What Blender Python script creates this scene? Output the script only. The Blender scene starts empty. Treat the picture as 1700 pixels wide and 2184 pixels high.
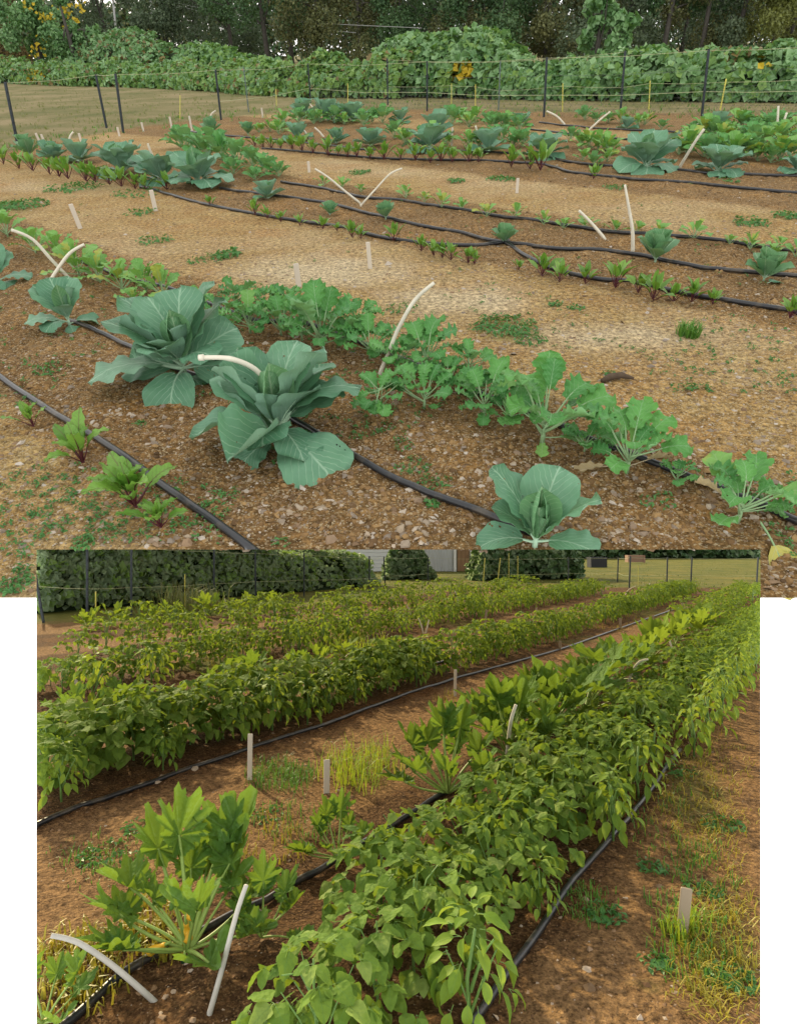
import bpy, bmesh, math, random
import numpy as np
from mathutils import Matrix, Vector

# ---------------------------------------------------------------- camera, world, sun, exposure
C = bpy.context.scene.collection
sc = bpy.context.scene
PXF, PXX, PXY = 1348.0, 850.0, 1092.0          # focal length and centre in pixels of the 1700 x 2184 photograph
EYE = 1.6
PITCH = math.atan((1172 - PXY) / PXF)
cam = bpy.data.cameras.new('camera')
cam.sensor_fit = 'VERTICAL'
cam.angle = 2 * math.atan(PXY / PXF)
cam.clip_start = 0.05
cam.clip_end = 600
camo = bpy.data.objects.new('camera', cam)
C.objects.link(camo)
camo.location = (0, 0, EYE)
camo.rotation_euler = (math.pi / 2 + PITCH, 0, 0)
sc.camera = camo

SUN_EL, SUN_AZ = math.radians(29), math.radians(35)      # azimuth to the left of straight ahead
sdir = Vector((-math.cos(SUN_EL) * math.sin(SUN_AZ), math.cos(SUN_EL) * math.cos(SUN_AZ), math.sin(SUN_EL)))
sl = bpy.data.lights.new('sun', 'SUN')
sl.energy = 3.2
sl.angle = math.radians(1.5)
sl.color = (1.0, 0.83, 0.5)
so = bpy.data.objects.new('sun', sl)
C.objects.link(so)
so.rotation_euler = sdir.to_track_quat('Z', 'Y').to_euler()

world = bpy.data.worlds.new('World')
sc.world = world
world.use_nodes = True
wn = world.node_tree.nodes
wl = world.node_tree.links
wn.clear()
w_out = wn.new('ShaderNodeOutputWorld')
w_bg = wn.new('ShaderNodeBackground')
w_sky = wn.new('ShaderNodeTexSky')
w_sky.sky_type = 'NISHITA'
w_sky.sun_disc = False
w_sky.sun_elevation = SUN_EL
w_sky.sun_rotation = -SUN_AZ
w_sky.dust_density = 3.0
w_tc = wn.new('ShaderNodeTexCoord')
w_sep = wn.new('ShaderNodeSeparateXYZ')
w_map = wn.new('ShaderNodeMapRange')
w_map.inputs['From Min'].default_value = -0.06
w_map.inputs['From Max'].default_value = 0.02
w_cl = wn.new('ShaderNodeMixRGB')             # thin overcast over the blue sky
w_cl.inputs['Fac'].default_value = 0.7
w_cl.inputs['Color2'].default_value = (10.5, 10.2, 9.5, 1)
w_mx = wn.new('ShaderNodeMixRGB')             # blank white below the horizon, added beyond the ends of the plots
w_mx.inputs['Color1'].default_value = (10.6, 10.6, 10.6, 1)
wl.new(w_tc.outputs['Generated'], w_sep.inputs[0])
wl.new(w_sep.outputs['Z'], w_map.inputs['Value'])
wl.new(w_sky.outputs[0], w_cl.inputs['Color1'])
wl.new(w_map.outputs[0], w_mx.inputs['Fac'])
wl.new(w_cl.outputs[0], w_mx.inputs['Color2'])
wl.new(w_mx.outputs[0], w_bg.inputs['Color'])
w_bg.inputs['Strength'].default_value = 0.1
wl.new(w_bg.outputs[0], w_out.inputs['Surface'])

sc.view_settings.view_transform = 'Standard'
sc.view_settings.look = 'None'
sc.view_settings.exposure = 0.95
sc.view_settings.gamma = 1.0
sc.view_settings.use_curve_mapping = False
sc.render.engine = 'CYCLES'
sc.cycles.max_bounces = 6
sc.cycles.transparent_max_bounces = 4
sc.cycles.use_denoising = True

# ---------------------------------------------------------------- the two garden terraces
CAM_R = Matrix.Rotation(math.pi / 2 + PITCH, 3, 'X')
CAM_I = CAM_R.transposed()
EYEV = Vector((0, 0, EYE))


def ray(u, v):
    return CAM_R @ Vector(((u - PXX) / PXF, -(v - PXY) / PXF, -1.0))


class Terrace:
    """A piece of ground of its own: local x right, y ahead, z up, the eye EYE above it."""
    def __init__(s, h1, h2):
        n = ray(*h1).cross(ray(*h2)).normalized()
        if n.z < 0:
            n = -n
        f = ray(PXX, PXY)
        f = (f - n * f.dot(n)).normalized()
        r = f.cross(n)
        s.n, s.f, s.r = n, f, r
        s.o = EYEV - n * EYE
        s.m = Matrix(((r.x, f.x, n.x, s.o.x), (r.y, f.y, n.y, s.o.y), (r.z, f.z, n.z, s.o.z), (0, 0, 0, 1)))
        s.mi = s.m.inverted()

    def g(s, u, v):
        d = ray(u, v)
        p = s.mi @ (EYEV + d * (-EYE / d.dot(s.n)))
        return (p.x, p.y)

    def sc(s, x, y, z=0):                        # pixels per metre there
        c = CAM_I @ ((s.m @ Vector((x, y, z))) - EYEV)
        return PXF / -c.z

    def pix(s, x, y, z=0):
        c = CAM_I @ ((s.m @ Vector((x, y, z))) - EYEV)
        return (PXX + PXF * c.x / -c.z, PXY - PXF * c.y / -c.z)

    def height(s, x, y, v):                      # height of the point over (x, y) that shows in row v
        c0 = CAM_I @ ((s.m @ Vector((x, y, 0))) - EYEV)
        cu = CAM_I @ s.n
        k = -(v - PXY) / PXF
        return (-k * c0.z - c0.y) / (cu.y + k * cu.z)

    def wall(s, base, u, v, lean=0.0):           # point of the upright plane through base, facing the eye
        b = s.m @ Vector((base[0], base[1], 0))
        h = b - EYEV
        h = (h - s.n * h.dot(s.n)).normalized()
        if lean:
            h = (h + s.n * lean).normalized()
        d = ray(u, v)
        t = (b - EYEV).dot(h) / d.dot(h)
        p = s.mi @ (EYEV + d * t)
        return Vector((p.x, p.y, p.z))


UP = Terrace((0, 130), (1700, 80))
LO = Terrace((0, 1172), (1700, 1172))

rng = np.random.default_rng(7)
random.seed(7)


def U(a, b):
    return random.uniform(a, b)


def vnoise(x, y, seed=0):
    xi = np.floor(x).astype(np.int64)
    yi = np.floor(y).astype(np.int64)
    xf = x - xi
    yf = y - yi
    xf = xf * xf * (3 - 2 * xf)
    yf = yf * yf * (3 - 2 * yf)

    def h(a, b):
        k = (a * 374761393 + b * 668265263 + seed * 974634777) & 0x7fffffff
        k = ((k ^ (k >> 13)) * 1274126177) & 0x7fffffff
        return ((k ^ (k >> 16)) & 0xffff) / 65535.0
    return (h(xi, yi) * (1 - xf) + h(xi + 1, yi) * xf) * (1 - yf) + (h(xi, yi + 1) * (1 - xf) + h(xi + 1, yi + 1) * xf) * yf


def fbm(x, y, seed=0, o=4):
    r = 0.0
    a = 0.5
    for i in range(o):
        r = r + a * vnoise(x * 2 ** i, y * 2 ** i, seed + i)
        a *= 0.5
    return r


# ---------------------------------------------------------------- materials
def nt(name):
    m = bpy.data.materials.new(name)
    m.use_nodes = True
    t = m.node_tree
    t.nodes.clear()
    return m, t, t.nodes, t.links


class NB:
    """Small node builder."""
    def __init__(s, name):
        s.m, s.t, s.n, s.l = nt(name)
        s.out = s.n.new('ShaderNodeOutputMaterial')

    def node(s, typ, ins=None, **props):
        nd = s.n.new(typ)
        for k, v in props.items():
            setattr(nd, k, v)
        for k, v in (ins or {}).items():
            sock = nd.inputs[k]
            if isinstance(v, bpy.types.NodeSocket):
                s.l.new(v, sock)
            else:
                sock.default_value = v
        return nd

    def math(s, op, a, b=0.0, c=None):
        nd = s.node('ShaderNodeMath', {0: a, 1: b} if c is None else {0: a, 1: b, 2: c}, operation=op)
        return nd.outputs[0]

    def noise(s, vec, scale, detail=3.0, rough=0.55, out=0):
        nd = s.node('ShaderNodeTexNoise', {'Scale': scale, 'Detail': detail, 'Roughness': rough})
        if vec is not None:
            s.l.new(vec, nd.inputs['Vector'])
        return nd.outputs[out]

    def ramp(s, fac, stops, interp='LINEAR'):
        nd = s.node('ShaderNodeValToRGB', {'Fac': fac})
        cr = nd.color_ramp
        cr.interpolation = interp
        while len(cr.elements) > 1:
            cr.elements.remove(cr.elements[-1])
        cr.elements[0].position = stops[0][0]
        cr.elements[0].color = rgba(stops[0][1])
        for p, c in stops[1:]:
            e = cr.elements.new(p)
            e.color = rgba(c)
        return nd.outputs[0]

    def mix(s, fac, a, b, mode='MIX'):
        nd = s.node('ShaderNodeMixRGB', {'Fac': fac}, blend_type=mode)
        for k, v in (('Color1', a), ('Color2', b)):
            if isinstance(v, bpy.types.NodeSocket):
                s.l.new(v, nd.inputs[k])
            else:
                nd.inputs[k].default_value = rgba(v)
        return nd.outputs[0]

    def bump(s, h, strength=0.5, dist=0.01, normal=None):
        nd = s.node('ShaderNodeBump', {'Height': h, 'Strength': strength, 'Distance': dist})
        if normal is not None:
            s.l.new(normal, nd.inputs['Normal'])
        return nd.outputs[0]

    def principled(s, col, rough=0.7, normal=None, spec=0.3, **kw):
        nd = s.node('ShaderNodeBsdfPrincipled', {'Roughness': rough, 'Specular IOR Level': spec})
        if isinstance(col, bpy.types.NodeSocket):
            s.l.new(col, nd.inputs['Base Color'])
        else:
            nd.inputs['Base Color'].default_value = rgba(col)
        if normal is not None:
            s.l.new(normal, nd.inputs['Normal'])
        for k, v in kw.items():
            nd.inputs[k].default_value = v
        return nd.outputs[0]

    def finish(s, sh):
        s.l.new(sh, s.out.inputs['Surface'])
        return s.m


def rgba(c):
    if isinstance(c, (int, float)):
        return (c, c, c, 1)
    return (*c, 1) if len(c) == 3 else c


def scl(c, k):
    return tuple(min(1, x * k) for x in c)


def leaf_mat(name, col, col2, vein=None, nveins=7.0, slope=1.2, trans=0.3, tcol=None, rough=0.5, spec=0.35,
             crinkle=0.0, mott=0.0, mottcol=(0.5, 0.6, 0.45), tint=False, radial=False, yellow=None, vamt=0.7, dirt=0.25, under=None, holes=0.0, bloom=None):
    """Leaf: two greens varied by leaf, pale veins drawn from the leaf's own UV, thin enough to glow a little."""
    b = NB(name)
    uv = b.node('ShaderNodeUVMap').outputs[0]
    sep = b.node('ShaderNodeSeparateXYZ', {0: uv})
    u = b.math('SUBTRACT', sep.outputs[0], 0.5)
    v = sep.outputs[1]
    oi = b.node('ShaderNodeObjectInfo').outputs['Random']
    if tint:
        rnd = b.node('ShaderNodeAttribute', attribute_name='tint').outputs['Fac']
    else:
        rnd = oi
    geo = b.node('ShaderNodeNewGeometry').outputs['Position']
    nz = b.noise(geo, 9.0, 2.0)
    f = b.math('MULTIPLY_ADD', b.math('SUBTRACT', nz, 0.5), 0.8, rnd)
    if yellow:
        base = b.ramp(f, [(0.0, col), (0.45, col2), (0.85, col2), (0.93, yellow), (1.0, yellow)])
    else:
        base = b.ramp(f, [(0.0, col), (1.0, col2)])
    normal = None
    if vein is not None:
        wob = b.math('MULTIPLY', b.math('SUBTRACT', b.noise(uv, 6.0, 2.0), 0.5), 0.12)
        au = b.math('ABSOLUTE', b.math('ADD', u, b.math('MULTIPLY', wob, 0.15)))
        if radial:
            ang = b.math('ARCTAN2', u, b.math('SUBTRACT', v, 0.0))
            fr = b.math('ABSOLUTE', b.math('SUBTRACT', b.math('FRACT', b.math('ADD', b.math('MULTIPLY', ang, nveins), b.math('ADD', 0.5, wob))), 0.5))
            side = b.node('ShaderNodeMapRange', {'Value': fr, 'From Min': 0.0, 'From Max': 0.07, 'To Min': 1.0, 'To Max': 0.0}).outputs[0]
            vm = side
        else:
            d = b.math('SUBTRACT', v, b.math('MULTIPLY', au, slope))
            ph = b.math('ADD', b.math('MULTIPLY', b.math('ADD', d, wob), nveins), b.math('MULTIPLY', b.math('SIGN', u), 0.21))
            fr = b.math('ABSOLUTE', b.math('SUBTRACT', b.math('FRACT', ph), 0.5))
            side = b.node('ShaderNodeMapRange', {'Value': fr, 'From Min': 0.02, 'From Max': 0.085, 'To Min': 1.0, 'To Max': 0.0}).outputs[0]
            side = b.math('MULTIPLY', side, b.node('ShaderNodeMapRange', {'Value': au, 'From Min': 0.0, 'From Max': 0.42, 'To Min': 1.0, 'To Max': 0.15}).outputs[0])
            mid = b.node('ShaderNodeMapRange', {'Value': au, 'From Min': 0.006, 'From Max': 0.022, 'To Min': 1.0, 'To Max': 0.0}).outputs[0]
            vm = b.math('MAXIMUM', mid, side)
        base = b.mix(b.math('MULTIPLY', vm, vamt), base, vein)
        normal = b.bump(vm, 0.35, 0.006)
    if mott:
        mm = b.math('MULTIPLY', b.node('ShaderNodeMapRange', {'Value': b.noise(uv, 14.0, 2.0), 'From Min': 0.55, 'From Max': 0.72}).outputs[0], mott)
        base = b.mix(mm, base, mottcol)
    if dirt:
        blot = b.noise(geo, 30.0, 3.0)
        base = b.mix(b.math('MULTIPLY', b.node('ShaderNodeMapRange', {'Value': blot, 'From Min': 0.45, 'From Max': 0.8}).outputs[0], dirt), base, scl(col, 0.6))
    if crinkle:
        vor = b.node('ShaderNodeTexVoronoi', {'Scale': 55.0}).outputs['Distance']
        b.l.new(geo, vor.node.inputs['Vector'])
        normal = b.bump(vor, crinkle, 0.012, normal)
    if bloom:
        bl = b.noise(geo, 7.0, 4.0, 0.65)
        base = b.mix(b.node('ShaderNodeMapRange', {'Value': bl, 'From Min': 0.42, 'From Max': 0.68, 'To Max': 0.28}).outputs[0], base, bloom)
    if under:
        base = b.mix(b.math('MULTIPLY', b.node('ShaderNodeNewGeometry').outputs['Backfacing'], 0.55), base, under)
    p = b.principled(base, rough, normal, spec)
    tr = b.node('ShaderNodeBsdfTranslucent')
    if tcol is None:
        b.l.new(b.mix(0.55, base, (0.22, 0.42, 0.03)), tr.inputs['Color'])
    else:
        b.l.new(b.mix(0.7, base, tcol), tr.inputs['Color'])
    mx = b.node('ShaderNodeMixShader', {0: trans})
    b.l.new(p, mx.inputs[1])
    b.l.new(tr.outputs[0], mx.inputs[2])
    if holes:
        hn = b.noise(geo, 34.0, 1.0)
        hm = b.math('MULTIPLY', b.math('GREATER_THAN', hn, 1 - holes), b.math('GREATER_THAN', b.noise(geo, 3.0, 1.0), 0.52))
        mh = b.node('ShaderNodeMixShader', {0: hm})
        tp = b.node('ShaderNodeBsdfTransparent')
        b.l.new(mx.outputs[0], mh.inputs[1])
        b.l.new(tp.outputs[0], mh.inputs[2])
        return b.finish(mh.outputs[0])
    return b.finish(mx.outputs[0])


def plain(name, col, rough=0.6, var=0.25, scale=20.0, spec=0.3, bump=0.0, metallic=0.0, stretch=None):
    b = NB(name)
    tc = b.node('ShaderNodeTexCoord').outputs['Object']
    if stretch:
        tc = b.node('ShaderNodeMapping', {'Vector': tc, 'Scale': stretch}).outputs[0]
    nz = b.noise(tc, scale, 4.0)
    c = b.mix(nz, scl(col, 1 - var), scl(col, 1 + var))
    nm = b.bump(nz, bump, 0.004) if bump else None
    return b.finish(b.principled(c, rough, nm, spec, Metallic=metallic))


M = {}
M['cabbage'] = leaf_mat('cabbage_leaf', (0.075, 0.20, 0.11), (0.14, 0.30, 0.175), (0.42, 0.60, 0.42), 6.5, 1.5, 0.16, (0.2, 0.4, 0.1), 0.5, 0.3, vamt=0.6, under=(0.26, 0.40, 0.31), holes=0.27, bloom=(0.17, 0.31, 0.22))
M['cabbage_young'] = leaf_mat('young_cabbage_leaf', (0.12, 0.27, 0.13), (0.17, 0.34, 0.17), (0.42, 0.58, 0.36), 8.0, 1.3, 0.2, (0.2, 0.4, 0.1), 0.5, 0.3, vamt=0.65)
M['kale'] = leaf_mat('kale_leaf', (0.05, 0.20, 0.05), (0.12, 0.33, 0.075), (0.3, 0.5, 0.26), 6.0, 1.2, 0.22, None, 0.5, 0.3, vamt=0.5, under=(0.24, 0.42, 0.22), holes=0.29, bloom=(0.11, 0.34, 0.075))
M['turnip'] = leaf_mat('turnip_leaf', (0.13, 0.31, 0.07), (0.20, 0.40, 0.10), (0.35, 0.52, 0.24), 5.0, 1.0, 0.25, None, 0.55, 0.25, vamt=0.4, yellow=(0.36, 0.38, 0.07))
M['beet'] = leaf_mat('beet_leaf', (0.09, 0.23, 0.025), (0.20, 0.38, 0.06), (0.13, 0.05, 0.04), 8.0, 1.1, 0.25, None, 0.4, 0.4, vamt=0.55)
M['squash'] = leaf_mat('squash_leaf', (0.05, 0.13, 0.018), (0.10, 0.20, 0.03), (0.2, 0.33, 0.12), 1.6, 1.0, 0.32, (0.34, 0.46, 0.03), 0.7, 0.2, radial=True, crinkle=0.6, holes=0.27, mott=0.25, mottcol=(0.16, 0.26, 0.13), vamt=0.4)
M['bean'] = leaf_mat('bean_leaf', (0.065, 0.14, 0.02), (0.135, 0.225, 0.034), (0.1, 0.22, 0.07), 5.0, 1.0, 0.32, (0.36, 0.46, 0.03), 0.75, 0.15, crinkle=0.5, vamt=0.35, yellow=(0.22, 0.3, 0.07))
M['pepper'] = leaf_mat('pepper_leaf', (0.105, 0.205, 0.02), (0.21, 0.32, 0.04), (0.18, 0.32, 0.08), 6.0, 1.0, 0.34, (0.46, 0.5, 0.03), 0.6, 0.2, vamt=0.35)
M['beanfar'] = leaf_mat('far_bean_leaf', (0.08, 0.15, 0.022), (0.17, 0.26, 0.042), None, rough=0.75, spec=0.12, trans=0.36, tcol=(0.40, 0.50, 0.03), tint=True, dirt=0)
M['kudzu'] = leaf_mat('kudzu_leaf', (0.06, 0.16, 0.04), (0.24, 0.39, 0.17), None, trans=0.15, tint=True, dirt=0, rough=0.45, spec=0.45)
M['kudzu_yellow'] = leaf_mat('yellow_kudzu_leaf', (0.42, 0.33, 0.02), (0.6, 0.42, 0.03), None, trans=0.25, tint=True, dirt=0, tcol=(0.5, 0.4, 0.02))
M['kudzu_brown'] = leaf_mat('brown_vine_leaf', (0.13, 0.10, 0.035), (0.24, 0.17, 0.06), None, trans=0.15, tint=True, dirt=0, tcol=(0.3, 0.2, 0.05))
M['kudzu_low'] = leaf_mat('light_vine_leaf', (0.10, 0.20, 0.04), (0.22, 0.34, 0.09), None, trans=0.2, tint=True, dirt=0)
M['treeleaf'] = leaf_mat('tree_leaf', (0.035, 0.085, 0.03), (0.09, 0.155, 0.055), None, trans=0.15, tint=True, dirt=0, tcol=(0.1, 0.2, 0.02))
M['treeleaf_autumn'] = leaf_mat('autumn_tree_leaf', (0.065, 0.085, 0.03), (0.17, 0.17, 0.06), None, trans=0.15, tint=True, dirt=0, tcol=(0.2, 0.15, 0.02))
M['treeleaf_yellow'] = leaf_mat('yellow_green_tree_leaf', (0.10, 0.12, 0.025), (0.19, 0.21, 0.05), None, trans=0.2, tint=True, dirt=0, tcol=(0.2, 0.2, 0.02))
M['treeleaf_grey'] = leaf_mat('grey_green_tree_leaf', (0.055, 0.085, 0.045), (0.12, 0.155, 0.08), None, trans=0.15, tint=True, dirt=0, tcol=(0.1, 0.2, 0.05))
M['hedge'] = leaf_mat('hazed_hedge_leaf', (0.17, 0.25, 0.15), (0.27, 0.35, 0.21), None, trans=0.5, tint=True, dirt=0, tcol=(0.34, 0.45, 0.2))  # leaves made paler: sun haze over the hedge is put into the colour
M['hedge_light'] = leaf_mat('light_hedge_leaf', (0.12, 0.22, 0.06), (0.2, 0.32, 0.09), None, trans=0.3, tint=True, dirt=0, tcol=(0.35, 0.5, 0.03))
M['grass'] = leaf_mat('grass_blade', (0.05, 0.15, 0.02), (0.12, 0.27, 0.04), None, trans=0.25, tint=True, dirt=0)
M['grass_dry'] = leaf_mat('dry_grass_blade', (0.20, 0.20, 0.022), (0.40, 0.32, 0.025), None, trans=0.25, tint=True, dirt=0, tcol=(0.5, 0.4, 0.05))
M['grass_lime'] = leaf_mat('lime_grass_blade', (0.12, 0.27, 0.025), (0.24, 0.40, 0.045), None, trans=0.4, tint=True, dirt=0, tcol=(0.5, 0.5, 0.02))
M['grass_olive'] = leaf_mat('olive_grass_blade', (0.14, 0.15, 0.05), (0.24, 0.23, 0.08), None, trans=0.2, tint=True, dirt=0)
M['weed'] = leaf_mat('weed_leaf', (0.045, 0.15, 0.035), (0.10, 0.25, 0.07), None, trans=0.2, tint=True, dirt=0)
M['dead_leaf'] = leaf_mat('dead_leaf', (0.38, 0.30, 0.16), (0.5, 0.4, 0.22), (0.5, 0.42, 0.3), 5, 1, 0.2, (0.5, 0.4, 0.2), 0.7, 0.2)
M['yellow_leaf'] = leaf_mat('yellow_leaf', (0.42, 0.40, 0.08), (0.5, 0.46, 0.12), (0.5, 0.5, 0.25), 5, 1, 0.2, (0.5, 0.4, 0.1), 0.6, 0.2)
M['petiole'] = plain('leaf_stalk', (0.25, 0.38, 0.19), 0.5, 0.15)
M['cab_petiole'] = plain('cabbage_stalk', (0.30, 0.44, 0.30), 0.5, 0.12)
M['beet_petiole'] = plain('beet_stalk', (0.085, 0.02, 0.026), 0.4, 0.3)
M['squash_petiole'] = plain('squash_stalk', (0.25, 0.36, 0.08), 0.45, 0.2)
M['pepper_stem'] = plain('pepper_stem', (0.14, 0.25, 0.06), 0.5, 0.2)
M['fruit'] = plain('squash_fruit', (0.75, 0.42, 0.03), 0.35, 0.12, 30)
M['zucchini'] = plain('zucchini_fruit', (0.012, 0.04, 0.02), 0.3, 0.4, 60)
_b = NB('black_hose')
_p = _b.node('ShaderNodeTexCoord').outputs['Object']
_n = _b.noise(_p, 7.0, 5.0, 0.7)
_d = _b.node('ShaderNodeMapRange', {'Value': _n, 'From Min': 0.5, 'From Max': 0.75, 'To Max': 0.75}).outputs[0]
M['hose'] = _b.finish(_b.principled(_b.mix(_d, (0.016, 0.017, 0.02), (0.13, 0.10, 0.065)), 0.32, _b.bump(_b.noise(_p, 60.0, 3.0), 0.3, 0.003), 0.5))
M['stick'] = plain('pale_stick', (0.60, 0.56, 0.45), 0.7, 0.3, 12, 0.3, 0.3)
M['stick_grey'] = plain('grey_white_stick', (0.44, 0.42, 0.37), 0.75, 0.32, 12, 0.3, 0.3)
M['stake'] = plain('wood_stake', (0.56, 0.50, 0.41), 0.8, 0.25, 14, 0.2, 0.4, stretch=(1, 1, 0.1))
M['stake_dark'] = plain('weathered_stake', (0.34, 0.27, 0.19), 0.85, 0.3, 14, 0.2, 0.4, stretch=(1, 1, 0.1))
M['post'] = plain('dark_steel_post', (0.022, 0.03, 0.036), 0.5, 0.3, 30)
M['post_grey'] = plain('grey_steel_post', (0.10, 0.13, 0.13), 0.5, 0.3, 30)
M['rod'] = plain('yellow_rod', (0.55, 0.50, 0.10), 0.5, 0.2)
M['wire'] = plain('fence_wire', (0.42, 0.44, 0.25), 0.5, 0.2)
M['net'] = plain('netting_wire', (0.10, 0.11, 0.10), 0.5, 0.2)
M['bark'] = plain('bark', (0.075, 0.068, 0.058), 0.9, 0.4, 6, 0.1, 0.5)
M['pole'] = plain('weathered_pole', (0.30, 0.30, 0.29), 0.8, 0.15, 6)
M['core'] = plain('thicket_shade', (0.018, 0.032, 0.012), 0.9, 0.4, 3, 0.1)  # shade inside the thickets, put into a near-black colour
M['siding'] = plain('white_siding', (0.62, 0.65, 0.68), 0.5, 0.06, 3)
M['metal'] = plain('grey_sheet_metal', (0.42, 0.44, 0.46), 0.45, 0.08, 2, 0.4)
M['trim'] = plain('white_trim', (0.75, 0.76, 0.76), 0.5, 0.05)
M['door'] = plain('brown_wood_door', (0.25, 0.15, 0.08), 0.7, 0.3, 6, stretch=(1, 1, 0.15))
M['roofing'] = plain('grey_roofing', (0.2, 0.2, 0.21), 0.6, 0.1)
M['binblack'] = plain('black_box', (0.015, 0.016, 0.018), 0.5, 0.3)
M['rustbox'] = plain('faded_red_box', (0.28, 0.17, 0.12), 0.7, 0.2)
M['log'] = plain('dark_wood_piece', (0.09, 0.065, 0.045), 0.9, 0.4, 30, 0.1, 0.5)


def rock_mat(name, cols):
    b = NB(name)
    rnd = b.node('ShaderNodeAttribute', attribute_name='tint').outputs['Fac']
    geo = b.node('ShaderNodeTexCoord').outputs['Object']
    c = b.ramp(rnd, [(i / (len(cols) - 1), k) for i, k in enumerate(cols)])
    nz = b.noise(geo, 60.0, 3.0)
    c = b.mix(b.math('MULTIPLY', nz, 0.5), c, (0.1, 0.07, 0.045))
    return b.finish(b.principled(c, 0.9, b.bump(nz, 0.4, 0.003), 0.15))


M['rock'] = rock_mat('pebble', [(0.16, 0.10, 0.055), (0.30, 0.20, 0.12), (0.24, 0.2, 0.16), (0.42, 0.33, 0.23), (0.55, 0.49, 0.42)])
M['clod'] = rock_mat('soil_clod', [(0.09, 0.052, 0.024), (0.19, 0.108, 0.043), (0.27, 0.16, 0.065), (0.38, 0.24, 0.10)])
M['rock_lo'] = rock_mat('red_pebble', [(0.14, 0.075, 0.035), (0.24, 0.13, 0.06), (0.32, 0.2, 0.11), (0.5, 0.42, 0.34)])


def soil_mat(name, path_a, path_b, bed_a, bed_b, lawn_a, lawn_b, lawn_c, moss, pale, orange=(0.30, 0.155, 0.05)):
    b = NB(name)
    P = b.node('ShaderNodeTexCoord').outputs['Object']
    at = b.node('ShaderNodeAttribute', attribute_name='ground_kind')
    s = b.node('ShaderNodeSeparateColor', {0: at.outputs['Color']})
    n_big = b.noise(P, 0.55, 4.0, 0.6)
    n_mid = b.noise(P, 3.0, 5.0, 0.62)
    n_fine = b.noise(P, 26.0, 5.0, 0.7)
    n_vf = b.noise(P, 110.0, 3.0, 0.7)
    vor = b.node('ShaderNodeTexVoronoi', {'Scale': 48.0, 'Vector': P})
    vor2 = b.node('ShaderNodeTexVoronoi', {'Scale': 130.0, 'Vector': P})
    mr = lambda v, a, c, x=0.0, y=1.0: b.node('ShaderNodeMapRange', {'Value': v, 'From Min': a, 'From Max': c, 'To Min': x, 'To Max': y}).outputs[0]
    path = b.mix(mr(n_mid, 0.35, 0.65), path_a, path_b)
    path = b.mix(mr(n_big, 0.45, 0.7, 0.0, 0.6), path, pale)
    n_pat = b.noise(P, 1.1, 4.0, 0.62)
    path = b.mix(mr(n_pat, 0.5, 0.68, 0.0, 0.7), path, orange)
    bed = b.mix(mr(n_mid, 0.35, 0.65), bed_a, bed_b)
    bed = b.mix(mr(n_pat, 0.52, 0.72, 0.0, 0.65), bed, orange)
    bed = b.mix(mr(n_big, 0.5, 0.75, 0.0, 0.5), bed, path_b)
    path = b.mix(mr(b.math('ADD', at.outputs['Alpha'], b.math('MULTIPLY', b.math('SUBTRACT', n_mid, 0.5), 0.9)), 0.3, 0.8, 0.0, 0.85), path, pale)
    e = b.math('ADD', s.outputs[1], b.math('MULTIPLY', b.math('SUBTRACT', n_mid, 0.5), 0.9))
    soil = b.mix(mr(e, 0.3, 0.7), path, bed)
    mo = b.math('ADD', s.outputs[2], b.math('MULTIPLY', b.math('SUBTRACT', n_fine, 0.5), 1.3))
    soil = b.mix(mr(mo, 0.5, 0.9, 0.0, 0.75), soil, moss)
    grain = b.ramp(n_fine, [(0.32, (0.22, 0.2, 0.18)), (0.5, (0.95, 0.95, 0.95)), (0.68, (1.85, 1.85, 1.8))])
    soil = b.mix(0.9, soil, grain, 'MULTIPLY')
    spk = b.node('ShaderNodeSeparateColor', {0: vor2.outputs['Color']})
    soil = b.mix(mr(spk.outputs[0], 0.78, 0.9, 0.0, 0.6), soil, pale)
    soil = b.mix(mr(spk.outputs[1], 0.75, 1.0, 0.0, 0.6), soil, scl(bed_a, 0.45))
    lawn = b.ramp(b.math('MULTIPLY_ADD', b.math('SUBTRACT', n_fine, 0.5), 0.7, b.noise(P, 0.35, 5.0, 0.65)), [(0.3, lawn_a), (0.5, lawn_b), (0.68, lawn_c)])
    e2 = b.math('ADD', s.outputs[0], b.math('MULTIPLY', b.math('SUBTRACT', n_mid, 0.5), 0.6))
    col = b.mix(mr(e2, 0.35, 0.65), soil, lawn)
    h = b.math('ADD', b.math('MULTIPLY', n_fine, 1.0), b.math('MULTIPLY', vor.outputs['Distance'], 0.5))
    h = b.math('ADD', h, b.math('MULTIPLY', n_vf, 0.5))
    nm = b.bump(h, 1.0, 0.03)
    return b.finish(b.principled(col, 0.95, nm, 0.1))


M['soil_up'] = soil_mat('garden_soil', (0.43, 0.30, 0.125), (0.34, 0.20, 0.07), (0.18, 0.10, 0.038), (0.26, 0.155, 0.062),
                        (0.12, 0.135, 0.045), (0.215, 0.185, 0.085), (0.30, 0.24, 0.13), (0.14, 0.165, 0.045), (0.60, 0.49, 0.31), (0.36, 0.18, 0.05))
M['soil_lo'] = soil_mat('red_garden_soil', (0.185, 0.098, 0.036), (0.14, 0.07, 0.025), (0.085, 0.045, 0.021), (0.125, 0.066, 0.028),
                        (0.08, 0.11, 0.026), (0.14, 0.145, 0.036), (0.23, 0.19, 0.05), (0.09, 0.115, 0.025), (0.28, 0.165, 0.075), (0.21, 0.095, 0.03))


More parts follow.
